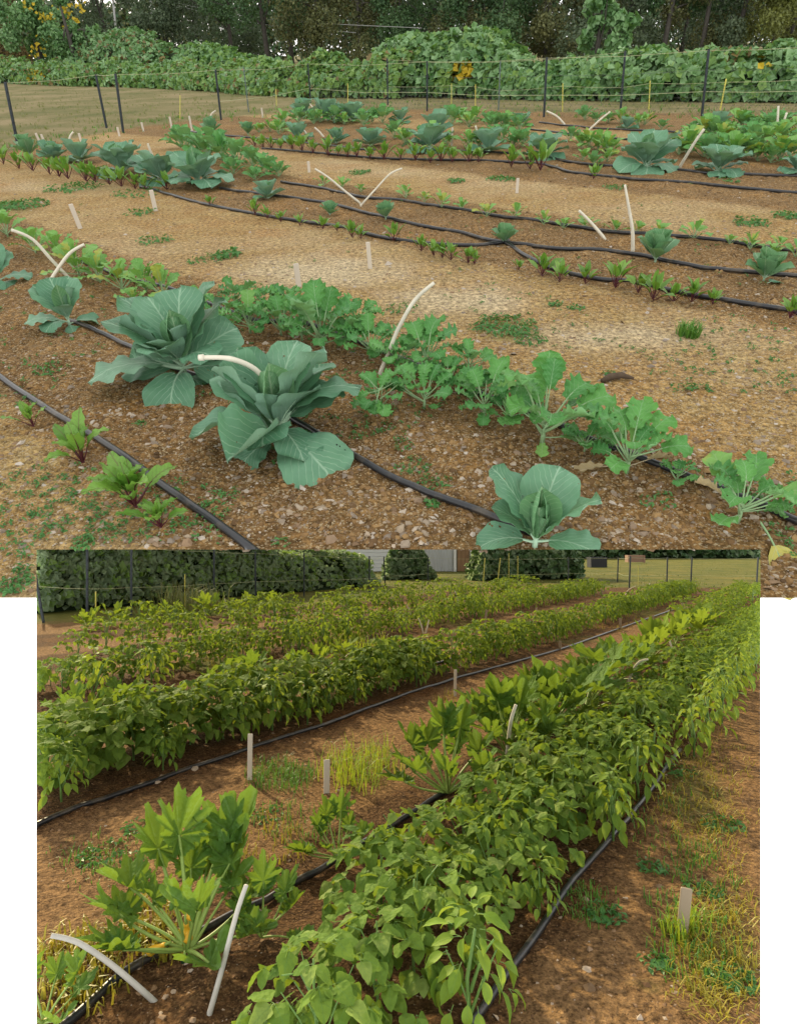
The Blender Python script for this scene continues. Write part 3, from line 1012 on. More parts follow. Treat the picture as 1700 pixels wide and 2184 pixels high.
def tuft(name, n, r, h, mat, w=0.006, lean=0.6):
    """Grass blades: bent ribbons round a spot."""
    Vs, Fs, T = [], [], []
    for i in range(n):
        a, d = U(0, 6.28), r * math.sqrt(U(0, 1))
        x, y = math.cos(a) * d, math.sin(a) * d
        b = U(0, 6.28)
        hh = h * U(0.5, 1.15)
        lx, ly = math.cos(b) * lean * hh * U(0.2, 1), math.sin(b) * lean * hh * U(0.2, 1)
        px, py = -math.sin(b) * w, math.cos(b) * w
        o = len(Vs)
        Vs += [(x - px, y - py, -0.01), (x + px, y + py, -0.01), (x + lx * .35 + px * .8, y + ly * .35 + py * .8, hh * 0.6), (x + lx * .35 - px * .8, y + ly * .35 - py * .8, hh * 0.6), (x + lx, y + ly, hh * U(0.75, 1.0))]
        Fs += [(o, o + 1, o + 2, o + 3), (o + 3, o + 2, o + 4, o + 4)]
        T += [U(0, 1)] * 5
    return np_mesh(name, Vs, Fs, mat, T) if False else _poly_mesh(name, Vs, [f if f[2] != f[3] else f[:3] for f in Fs], mat, T)


def _poly_mesh(name, Vs, Fs, mat, T=None, smooth=False):
    me = bpy.data.meshes.new(name)
    me.from_pydata([tuple(v) for v in Vs], [], Fs)
    me.materials.append(mat)
    me.polygons.foreach_set('use_smooth', [smooth] * len(Fs))
    if T is not None:
        at = me.attributes.new('tint', 'FLOAT', 'POINT')
        at.data.foreach_set('value', np.array(T, dtype=np.float32))
    me.update()
    return me


def stones(name, pts, sizes, mat, drop=0.3):
    """Small angular stones, each a squashed and skewed octahedron with cut corners."""
    base = np.array([(1, 0, 0), (0.5, 0.87, 0), (-0.5, 0.87, 0), (-1, 0, 0), (-0.5, -0.87, 0), (0.5, -0.87, 0), (0.45, 0.3, 0.75), (-0.5, 0.25, 0.7), (0.05, -0.5, 0.7)], dtype=np.float32)
    faces = np.array([(0, 1, 6), (1, 2, 6), (2, 7, 6), (2, 3, 7), (3, 4, 7), (4, 8, 7), (4, 5, 8), (5, 0, 8), (0, 6, 8), (6, 7, 8)], dtype=np.int32)
    n = len(pts)
    V = np.repeat(base[None], n, 0) * rng.uniform(0.65, 1.25, (n, 9, 3))
    V *= np.stack([rng.uniform(0.7, 1.3, n), rng.uniform(0.6, 1.1, n), rng.uniform(0.45, 1.0, n)], 1)[:, None, :]
    a = rng.uniform(0, 6.28, n)
    t = rng.normal(0, 0.35, n)
    ca, sa, ct, st = np.cos(a)[:, None], np.sin(a)[:, None], np.cos(t)[:, None], np.sin(t)[:, None]
    y, z = V[:, :, 1] * ct - V[:, :, 2] * st, V[:, :, 1] * st + V[:, :, 2] * ct
    x2, y2 = V[:, :, 0] * ca - y * sa, V[:, :, 0] * sa + y * ca
    V = np.stack([x2, y2, z - drop], 2) * np.asarray(sizes)[:, None, None] + np.asarray(pts)[:, None, :]
    F = (faces[None] + (np.arange(n) * 9)[:, None, None]).reshape(-1, 3)
    return np_mesh(name, V.reshape(-1, 3), F, mat, np.repeat(rng.uniform(0, 1, n), 9))


# ================================================================= UPPER TERRACE: cabbage and kale plot
def hline(u):
    return 130 - 50 * u / 1700


def interp(u, pts):
    return float(np.interp(u, [p[0] for p in pts], [p[1] for p in pts]))


def smooth(a, b, x):
    t = np.clip((x - a) / (b - a), 0, 1)
    return t * t * (3 - 2 * t)


def bed_up(q):
    return np.maximum.reduce([smooth(0.45, 1.1, q) * (1 - smooth(2.55, 3.1, q)), smooth(4.6, 5.1, q) * (1 - smooth(6.6, 7.3, q)), smooth(8.3, 9.2, q) * (1 - smooth(13, 14, q)), 0.7 * smooth(14.5, 15.5, q)])


def gz_up(x, y):
    x = np.asarray(x, float)
    y = np.asarray(y, float)
    q = (x + y) * 0.7071
    b = bed_up(q)
    z = (fbm(x * 3.1 + 50, y * 3.1 + 50, 11, 3) - 0.45) * (0.035 + 0.04 * b) + (fbm(x * 14 + 50, y * 14 + 50, 21, 3) - 0.45) * (0.012 + 0.026 * b)
    return z * np.clip((np.hypot(x, y) - 0.5) / 1.0, 0, 1)


LAWN_EDGE = [(-900, 420), (0, 322), (110, 302), (200, 286), (300, 268), (400, 256), (520, 246), (700, 232), (900, 230), (1200, 238), (1500, 240), (1700, 242), (2600, 250)]
MOSS = [(1085, 705, 95, 34, .9), (40, 440, 70, 26, .9), (190, 405, 150, 18, .6), (330, 440, 90, 18, .5), (600, 470, 150, 20, .3), (320, 520, 60, 20, .5), (930, 1010, 100, 60, .35),
        (1500, 690, 60, 20, .3), (1250, 760, 120, 40, .3), (800, 400, 100, 14, .4), (100, 1240, 120, 40, .5), (1400, 1080, 120, 50, .35), (860, 690, 80, 40, .3), (90, 780, 70, 50, .4)]

PALE = [(690, 580, 240, 44, .9), (980, 640, 220, 40, .8), (1300, 720, 260, 46, .7), (1600, 800, 160, 60, .4), (860, 370, 120, 14, .5), (1300, 440, 260, 24, .4), (60, 400, 120, 20, .5), (500, 620, 150, 20, .4)]


def grid_ground(fr, name, us, vfun, prm, gz, kindf, mat, fade=None):
    nu, nv = len(us), len(prm)
    V = np.zeros((nv, nu, 3))
    Uu, Vv = np.zeros((nv, nu)), np.zeros((nv, nu))
    for i, u in enumerate(us):
        for j, p in enumerate(prm):
            v = vfun(u, p)
            Uu[j, i], Vv[j, i] = u, v
    d = np.stack([(Uu - PXX) / PXF, -(Vv - PXY) / PXF, -np.ones_like(Uu)], -1) @ np.array(CAM_R).T
    n = np.array(fr.n)
    t = -EYE / (d @ n)
    W = d * t[..., None]
    x, y = W @ np.array(fr.r), W @ np.array(fr.f)
    z = gz(x, y)
    if fade is not None:
        z = z * fade(Uu, Vv)
    V = np.stack([x, y, z], -1).reshape(-1, 3)
    idx = np.arange(nu * nv).reshape(nv, nu)
    F = np.stack([idx[:-1, :-1], idx[:-1, 1:], idx[1:, 1:], idx[1:, :-1]], -1).reshape(-1, 4)
    return V, F, kindf(x, y, Uu, Vv).reshape(-1, 4)


def ground_obj(fr, name, V, F, K, mat, label):
    me = np_mesh(name, V, F, mat, None, True)
    ca = me.color_attributes.new('ground_kind', 'FLOAT_COLOR', 'POINT')
    ca.data.foreach_set('color', K.astype(np.float32).ravel())
    o = bpy.data.objects.new(name, me)
    C.objects.link(o)
    o.matrix_world = fr.m
    prop(o, label, None, None, 'structure')
    return o


def kind_up(x, y, u, v):
    le = np.interp(u, [p[0] for p in LAWN_EDGE], [p[1] for p in LAWN_EDGE])
    lawn = smooth(14, -10, v - le) if False else 1 - smooth(-10, 14, v - le)
    q = (x + y) * 0.7071
    bed = bed_up(q)
    moss = np.zeros_like(u) + 0.12
    for cx, cy, a, b_, k in MOSS:
        moss = np.maximum(moss, k * np.exp(-(((u - cx) / a) ** 2 + ((v - cy) / b_) ** 2)))
    pale = np.zeros_like(u)
    for cx, cy, a, b_, k in PALE:
        pale = np.maximum(pale, k * np.exp(-(((u - cx) / a) ** 2 + ((v - cy) / b_) ** 2)))
    return np.stack([lawn, bed, moss, pale], -1)


us = np.array(sorted(set(list(range(-340, -120, 40)) + list(range(-120, 1822, 4)) + list(range(1840, 2060, 40)) + [79, 1621])), float)
prm = np.linspace(0, 1, 270)
vf = lambda u, p: hline(u) + 7 + (1172 - hline(u) - 7) * (1 - p)
fadef = lambda u, v: np.where((u > 60) & (u < 1640), np.clip((1172 - v) / 40, 0, 1), np.clip((1275 - v) / 40, 0, 1))
V1, F1, K1 = grid_ground(UP, 'soil', us, vf, prm, gz_up, kind_up, None, fadef)
parts_g = [(V1, F1, K1)]
for lo, hi in ((-120, 79), (1621, 1822)):
    u2 = us[(us >= lo) & (us <= hi)]
    parts_g.append(grid_ground(UP, 'soil', u2, lambda u, p: 1172 + 103 * (1 - p), np.linspace(0, 1, 27), gz_up, kind_up, None, fadef))
V, F, K, o = [], [], [], 0
for a, b_, c in parts_g:
    V.append(a); F.append(b_ + o); K.append(c); o += len(a)
ground_obj(UP, 'ground', np.concatenate(V), np.concatenate(F), np.concatenate(K), M['soil_up'], 'stony tan and brown soil of the cabbage plot with worn paths and lawn behind')


def gpt(fr, u, v, gz):
    x, y = fr.g(u, v)
    return x, y, float(gz(x, y))


# ---- stones of the upper plot
def scatter(fr, n, vlo, vhi, smin, smax, gz, urange, name, mat, label, extra=None):
    pts, sz = [], []
    while len(pts) < n:
        u, v = U(*urange), U(vlo, vhi)
        if fr is UP and (v > 1166 and 70 < u < 1630):
            continue
        if fr is UP and v > 1262:
            continue
        x, y = fr.g(u, v)
        s = smin + (smax - smin) * U(0, 1) ** 4
        pts.append((x, y, float(gz(x, y))))
        sz.append(s * U(0.8, 1.2))
    o = single(fr, name, stones(name, pts, sz, mat), label, None, None, None, 'stuff', fr is LO)
    return o


scatter(UP, 12000, 560, 1275, 0.004, 0.027, gz_up, (0, 1700), 'pebbles', M['rock'], 'loose pebbles and clods strewn over the cabbage plot')
scatter(UP, 2600, 300, 600, 0.008, 0.032, gz_up, (0, 1700), 'pebbles', M['rock'], 'small stones scattered over the far rows of the plot')
scatter(UP, 6000, 700, 1275, 0.003, 0.010, gz_up, (0, 1700), 'soil_crumbs', M['rock'], 'fine crumbs of soil and grit on the near beds')

def clods(n, vlo, vhi, smin, smax):
    pts, sz = [], []
    while len(pts) < n:
        u, v = U(0, 1700), U(vlo, vhi)
        if (v > 1160 and 66 < u < 1634) or v > 1260:
            continue
        x, y = UP.g(u, v)
        if bed_up(np.array([(x + y) * 0.7071]))[0] < U(0.1, 0.9):
            continue
        pts.append((x, y, float(gz_up(x, y))))
        sz.append(smin + (smax - smin) * U(0, 1) ** 3)
    single(UP, 'soil_clods', stones('soil_clods', pts, sz, M['clod']), 'crumbly clods of soil in the hoed beds', None, None, None, 'stuff', False)


clods(7000, 640, 1268, 0.005, 0.026)
clods(3500, 300, 660, 0.012, 0.04)

# single stones and scraps that one can point at
for u, v, s, col, lab in [(828, 565, 0.045, 'rock', 'flat pale stone beside the wooden stake on the tan path'), (402, 1160, 0.032, 'rock', 'rounded pale stone at the lip of the plot left of the black hose'),
                          (1260, 398, 0.035, 'rock', 'round whitish stone by the far hose bend'), (952, 660, 0.022, 'rock', 'white stone chip on the path above the tall kale'),
                          (1030, 715, 0.026, 'rock', 'white flat stone lying in the dark weed patch'), (1095, 757, 0.026, 'rock', 'pale stone between the kale and the path'),
                          (855, 1240 - 110, 0.03, 'rock', 'brown stone on the soil left of the front cabbage'), (1770 - 120, 1030, 0.024, 'rock', 'grey stone near the right end of the kale hose'), (1270, 1142, 0.022, 'rock', 'grey stone in front of the last kale plant'),
                          (705, 1150, 0.028, 'rock', 'pale grey upright stone between the two black hoses'), (600, 1110, 0.02, 'rock', 'orange brown stone below the big cabbage')]:
    x, y, z = gpt(UP, u, v, gz_up)
    single(UP, 'stone', stones('stone', [(0, 0, 0)], [s], M[col]), lab, 'stone', 'single stones on the cabbage plot', Matrix.Translation((x, y, z + s * 0.3)), None, False)
x, y, z = gpt(UP, 1312, 815, gz_up)
b = MB()
b.tube([(-0.09, -0.02, 0.012), (-0.04, 0, 0.025), (0.03, 0.01, 0.03), (0.1, -0.005, 0.014)], [0.012, 0.022, 0.02, 0.008], M['log'], 7)
single(UP, 'bark_piece', b.mesh('bark_piece'), 'dark curved piece of bark lying on the path', 'bark', None, Matrix.Translation((x, y, z)))


# ---- irrigation hoses
def spline(pts, n=6):
    pts = [Vector(p) for p in pts]
    out = []
    for i in range(len(pts) - 1):
        p0, p1, p2, p3 = pts[max(i - 1, 0)], pts[i], pts[i + 1], pts[min(i + 2, len(pts) - 1)]
        for k in range(n):
            t = k / n
            out.append(0.5 * ((2 * p1) + (p2 - p0) * t + (2 * p0 - 5 * p1 + 4 * p2 - p3) * t * t + (3 * p1 - p0 - 3 * p2 + p3) * t ** 3))
    out.append(pts[-1])
    return out


def hose(fr, px, r, label, gz, mat='hose', group='irrigation hoses'):
    P = []
    for u, v in px:
        x, y = fr.g(u, v)
        P.append(Vector((x, y, 0)))
    S = spline(P, 8)
    S = [Vector((p.x, p.y, float(gz(p.x, p.y)) * 0.6 + r * 0.8)) for p in S]
    for i in range(1, len(S) - 1):
        S[i].z = (S[i - 1].z + S[i].z + S[i + 1].z) / 3
    b = MB()
    b.tube(S, r, M[mat], 8)
    return single(fr, 'irrigation_hose', b.mesh('irrigation_hose'), label, 'hose', group)


hose(UP, [(-60, 760), (0, 805), (110, 880), (240, 960), (370, 1055), (480, 1132), (540, 1175), (560, 1190)], 0.0185, 'black hose running past the two beet plants at the bottom left', gz_up)
hose(UP, [(150, 688), (200, 703), (250, 728), (340, 770), (440, 812), (520, 837), (640, 905), (750, 973), (860, 1030), (960, 1070), (1060, 1108), (1130, 1140)], 0.017, 'black hose threading under the big blue green cabbages', gz_up)
hose(UP, [(130, 540), (250, 588), (380, 625), (530, 681), (640, 690), (760, 730), (870, 775), (1030, 845), (1190, 910), (1310, 965), (1420, 1005), (1540, 1050), (1640, 1088), (1760, 1140)], 0.0165, 'black hose along the row of leafy kale', gz_up)
hose(UP, [(300, 400), (340, 410), (430, 435), (560, 462), (700, 482), (850, 515), (1000, 527), (1060, 521), (1085, 516)], 0.0185, 'black hose beside small beets ending at the tee by a little cabbage', gz_up)
hose(UP, [(470, 403), (560, 417), (680, 432), (780, 455), (870, 478), (990, 500), (1080, 520), (1200, 532), (1350, 543), (1450, 565), (1580, 580), (1760, 598)], 0.0185, 'long black hose linking the small pale cabbages in the middle bed', gz_up)
hose(UP, [(1075, 518), (1130, 555), (1230, 590), (1340, 605), (1500, 635), (1700, 670), (1780, 684)], 0.0185, 'black hose leaving the tee toward the right past young beets', gz_up)
hose(UP, [(600, 388), (680, 402), (760, 420), (860, 430), (950, 445), (1080, 465), (1200, 480), (1340, 500), (1500, 512), (1600, 525), (1760, 550)], 0.0185, 'black hose behind the seedlings and broken white sticks', gz_up)
hose(UP, [(560, 318), (700, 330), (850, 340), (1050, 345), (1160, 352), (1220, 370), (1330, 382), (1500, 395), (1700, 415), (1780, 424)], 0.02, 'black hose in front of the far cabbages bending at the last beet', gz_up)
hose(UP, [(880, 318), (1000, 325), (1140, 332), (1200, 345), (1300, 355), (1400, 360), (1500, 370), (1700, 378), (1780, 380)], 0.02, 'black hose under the largest far cabbages at the right', gz_up)
hose(UP, [(380, 275), (430, 285), (520, 293), (600, 300), (700, 312), (800, 322)], 0.02, 'thin far hose behind the back beet row', gz_up)
hose(UP, [(1150, 262), (1240, 272), (1330, 278), (1420, 282), (1560, 292)], 0.02, 'far hose near the pair of leaning pale sticks', gz_up)
hose(UP, [(1120, 276), (1240, 290), (1330, 298), (1440, 303)], 0.02, 'far hose one row nearer than the leaning sticks', gz_up)


# ---- bent pale sticks
def stick(fr, px, r0, label, gz, group='pale bent sticks', lean=0.0, mat='stick', r1=None, flat=1.0):
    u, v = px[-1]
    x, y = fr.g(u, v)
    base = (x, y)
    P = [fr.wall(base, a, c, lean) for a, c in px]
    P = spline(P, 5)[::-1]
    P = [Vector((x, y, -0.08))] + P
    n = len(P)
    b = MB()
    r1 = r1 or r0 * 0.75
    b.tube(P, [r0 + (r1 - r0) * i / (n - 1) for i in range(n)], M[mat], 7, True, flat)
    return single(fr, 'bent_stick', b.mesh('bent_stick'), label, 'stick', group, clip=fr is LO)


stick(UP, [(25, 490), (70, 510), (110, 553), (153, 598)], 0.016, 'pale bent stick leaning left, crossed with another by the left seedlings', gz_up)
stick(UP, [(181, 521), (150, 540), (120, 580), (90, 630)], 0.016, 'pale bent stick leaning right, standing behind the small left cabbage', gz_up)
x, y = UP.g(640, 905)
P = [UP.wall((UP.g(545, 945)), a, c) for a, c in [(430, 763), (490, 765), (545, 788), (580, 830), (590, 850)]]
b = MB(); b.tube(spline(P, 5), [0.011] * 5 + [0.013] * 16, M['stick'], 7)
b.tube([P[0] + Vector((-0.012, 0, 0)), P[0] + Vector((0.012, 0, 0.0))], [0.014, 0.016], M['stick'], 7)
single(UP, 'bent_stick', b.mesh('bent_stick'), 'pale bent stick poking out between the two biggest cabbages', 'stick', 'pale bent sticks')
stick(UP, [(926, 603), (885, 640), (850, 700), (830, 750), (811, 795)], 0.0135, 'tall pale curved stick standing among the kale leaves', gz_up)
stick(UP, [(672, 360), (700, 378), (735, 407), (768, 433)], 0.015, 'pale stick leaning left of the pair beside the little round cabbages', gz_up)
stick(UP, [(858, 359), (832, 371), (800, 405), (770, 438)], 0.0125, 'pale stick leaning right of the pair beside the little round cabbages', gz_up)
stick(UP, [(1332, 394), (1340, 440), (1348, 490), (1349, 533)], 0.02, 'upright white split stick behind the cabbage with a seedling row', gz_up, r1=0.010)
stick(UP, [(1234, 449), (1262, 477), (1289, 509)], 0.017, 'short pale stick leaning left near the upright white split stick', gz_up)
for px, lab in [([(461, 236), (452, 243), (448, 256)], 'small hooked pale stick behind the leftmost far cabbage'), ([(1165, 237), (1187, 248), (1204, 266)], 'pale stick leaning left by the far steel post'),
                ([(1301, 238), (1280, 255), (1257, 276)], 'pale straight stick leaning right across the far rows'), ([(1487, 263), (1492, 280), (1498, 297)], 'short pale stick leaning left of the crossed far pair'),
                ([(1501, 275), (1480, 305), (1450, 354)], 'long pale stick leaning right of the crossed far pair'), ([(1659, 226), (1657, 262), (1653, 302)], 'upright pale stick at the far right edge'),
                ([(1677, 240), (1667, 270), (1655, 302)], 'leaning pale stick beside the upright one at the far right'), ([(157, 281), (150, 292), (148, 308)], 'pale bent stick behind the far left cabbages'),
                ([(316, 306), (320, 318), (326, 332)], 'pale stick inside the dense left cabbage clump'), ([(660, 220), (668, 230), (682, 244)], 'pale stick at the back cabbage row'),
                ([(636, 268), (650, 280), (660, 298)], 'pale arched stick behind the back beet row'), ([(671, 272), (682, 282), (690, 292)], 'short pale stick right of the arched one'), ([(1014, 268), (1017, 280), (1018, 292)], 'short pale stick between two far cabbages')]:
    stick(UP, px, 0.026, lab, gz_up)


# ---- flat wooden stakes
def stake(fr, u, v, vtop, w, label, gz, group, mat='stake', lean=0):
    x, y = fr.g(u, v)
    h = fr.height(x, y, vtop)
    b = MB()
    b.box((0, 0, h / 2 - 0.05), (w, w * 0.3, h + 0.1), M[mat])
    me = b.mesh('wooden_stake', False)
    bm = bmesh.new(); bm.from_mesh(me)
    bmesh.ops.bevel(bm, geom=[e for e in bm.edges], offset=w * 0.08, segments=1, affect='EDGES')
    bm.to_mesh(me); bm.free()
    return single(fr, 'wooden_stake', me, label, 'stake', group, Matrix.Translation((x, y, 0)) @ Matrix.Rotation(U(-0.4, 0.4) - math.atan2(x, y), 4, 'Z') @ Matrix.Rotation(lean, 4, 'Y'))


for u, v, vt, w, lab, ln in [(172, 487, 434, 0.05, 'grey wooden stake on the grassy path at the left', -0.1), (333, 450, 405, 0.055, 'weathered wooden stake at the end of the left hose', 0), (790, 573, 516, 0.038, 'wooden stake standing by a flat stone on the tan path', -.05),
                             (638, 612, 562, 0.045, 'pale grey stake rising behind the first kale leaves', -.02), (1102, 412, 380, 0.04, 'small wooden stake behind the middle seedlings', 0), (660, 368, 344, 0.045, 'small grey stake left of the leaning stick pair', 0),
                             (561, 251, 230, 0.05, 'far pale stake on the lawn edge', 0), (368, 277, 249, 0.05, 'far pale stake second from the left fence corner', 0), (410, 279, 247, 0.05, 'far pale stake left of the far cabbage', 0),
                             (256, 291, 271, 0.05, 'short stake at the foot of the corner posts', 0), (307, 281, 261, 0.05, 'far pale stake right of the corner posts', 0), (88, 308, 283, 0.05, 'pale stake leaning at the far left row end', -.15),
                             (97, 307, 286, 0.05, 'second pale stake at the far left row end', -.1), (174, 302, 284, 0.05, 'short pale stake behind the left cabbage row', 0), (963, 312, 272, 0.04, 'pale stake beside the large far cabbage', .03)]:
    stake(UP, u, v, vt, w, lab, gz_up, 'wooden stakes in the cabbage plot', lean=ln)


# ---- wire fence round the plot
def fence(fr, posts, wires, name, label, mesh_spans, mat_post='post', rod=False):
    root = bpy.data.objects.new(name, None)
    C.objects.link(root)
    x, y = fr.g(*posts[0][1])
    root.matrix_world = fr.m @ Matrix.Translation((x, y, 0))
    inv = Matrix.Translation((-x, -y, 0))
    prop(root, label, 'fence')
    info = []
    for (tu, tv), (bu, bv), w, mt in posts:
        px, py = fr.g(bu, bv)
        top = fr.wall((px, py), tu, tv)
        b = MB()
        base = Vector((px, py, -0.1))
        if mt == 'rod':
            b.tube([base, top], w, M['rod'], 5)
            nm = 'rod'
        else:
            d = (top - base)
            b.tube([base, top], [w, w], M[mt], 4)
            b.tube([base + Vector((0.0, w * 0.9, 0)), top + Vector((0, w * 0.9, 0))], w * 0.4, M[mt], 4)
            for k in range(7):
                c = base + d * (0.2 + 0.11 * k)
                b.box((c.x, c.y - w * 0.9, c.z), (w * 0.8, w * 0.7, 0.03), M[mt])
            nm = 'post'
        me = b.mesh(nm, False)
        if fr is LO:
            me = cut(me, root.matrix_world @ inv, [EDGE_L, EDGE_R])
        if me:
            link(nm, me, root, inv)
        info.append((base, top))
    for a, c, hA, hB, r, mt in wires:
        A, B = info[a], info[c]
        p, q = A[0].lerp(A[1], hA), B[0].lerp(B[1], hB)
        mid = p.lerp(q, 0.5) + Vector((0, 0, -0.01 * (q - p).length))
        b = MB()
        b.tube([p, p.lerp(mid, .5), mid, mid.lerp(q, .5), q], r, M[mt], 4, False)
        me = b.mesh('wire')
        if fr is LO:
            me = cut(me, root.matrix_world @ inv, [EDGE_L, EDGE_R])
        if me:
            link('wire', me, root, inv)
    for a, c, h0, h1, step in mesh_spans:
        A, B = info[a], info[c]
        b = MB()
        n = max(2, int((B[0] - A[0]).length / step))
        rows = max(2, int((A[1] - A[0]).length * (h1 - h0) / step))
        P = lambda i, j: A[0].lerp(A[1], h0 + (h1 - h0) * j / rows).lerp(B[0].lerp(B[1], h0 + (h1 - h0) * j / rows), i / n)
        for j in range(rows + 1):
            b.tube([P(0, j), P(n, j)], 0.0028, M['net'], 3, False)
        for i in range(n):
            for j in range(rows):
                e = (i + j) % 2
                b.tube([P(i + e, j), P(i + 1 - e, j + 1)], 0.0024, M['net'], 3, False)
        link('netting', b.mesh('netting'), root, inv)['kind'] = 'stuff'
    return root


pw = 0.035
near_posts = [((12, 175), (38, 310), pw, 'post'), ((205, 158), (228, 273), pw, 'post'), ((247, 157), (263, 284), pw, 'post'), ((460, 148), (472, 256), pw, 'post'), ((657, 135), (663, 219), pw, 'post'),
              ((911, 130), (911, 236), pw, 'post'), ((1166, 122), (1160, 250), pw, 'post'), ((1511, 105), (1497, 248), pw, 'post'), ((1722, 98), (1706, 250), pw, 'post')]
near_w = []
for i in range(8):
    near_w += [(i, i + 1, 0.985, 0.985, 0.006, 'wire')]
    if i >= 3:
        near_w += [(i, i + 1, 0.42, 0.42, 0.007, 'wire'), (i, i + 1, 0.72, 0.72, 0.004, 'net')]
fence(UP, near_posts, near_w, 'wire_fence', 'low wire fence on dark steel posts round the cabbage plot', [(4, 5, 0.02, 0.5, 0.1), (5, 6, 0.02, 0.5, 0.1), (6, 7, 0.02, 0.5, 0.1), (7, 8, 0.02, 0.5, 0.1)])
far_posts = [((520, 143), (531, 239), 0.022, 'post_grey'), ((589, 190), (590, 226), 0.013, 'rod'), ((742, 178), (742, 226), 0.013, 'rod'), ((826, 125), (827, 225), pw, 'post'), ((963, 178), (963, 227), 0.013, 'rod'), ((1014, 180), (1014, 233), 0.014, 'rod'), ((1067, 130), (1063, 236), 0.022, 'post_grey'),
             ((1200, 178), (1200, 238), 0.014, 'rod'), ((1333, 108), (1323, 239), pw, 'post'), ((1386, 172), (1384, 236), 0.014, 'rod'), ((1548, 168), (1533, 248), 0.018, 'rod'), ((1745, 160), (1740, 248), 0.018, 'rod')]
fence(UP, far_posts, [(i, i + 1, *(0.92 if far_posts[k][3] == 'rod' else 0.45 for k in (i, i + 1)), 0.005, 'wire') for i in range(3, 11)] + [(3, 6, .98, .98, .005, 'wire'), (6, 8, .98, .98, .005, 'wire')], 'electric_fence', 'second fence of thin yellow rods and posts in front of the vine thicket', [])
fence(UP, [((385, 203), (383, 256), 0.012, 'rod')], [], 'marker_rod', 'thin yellow rod standing on the lawn left of the far cabbage', [])


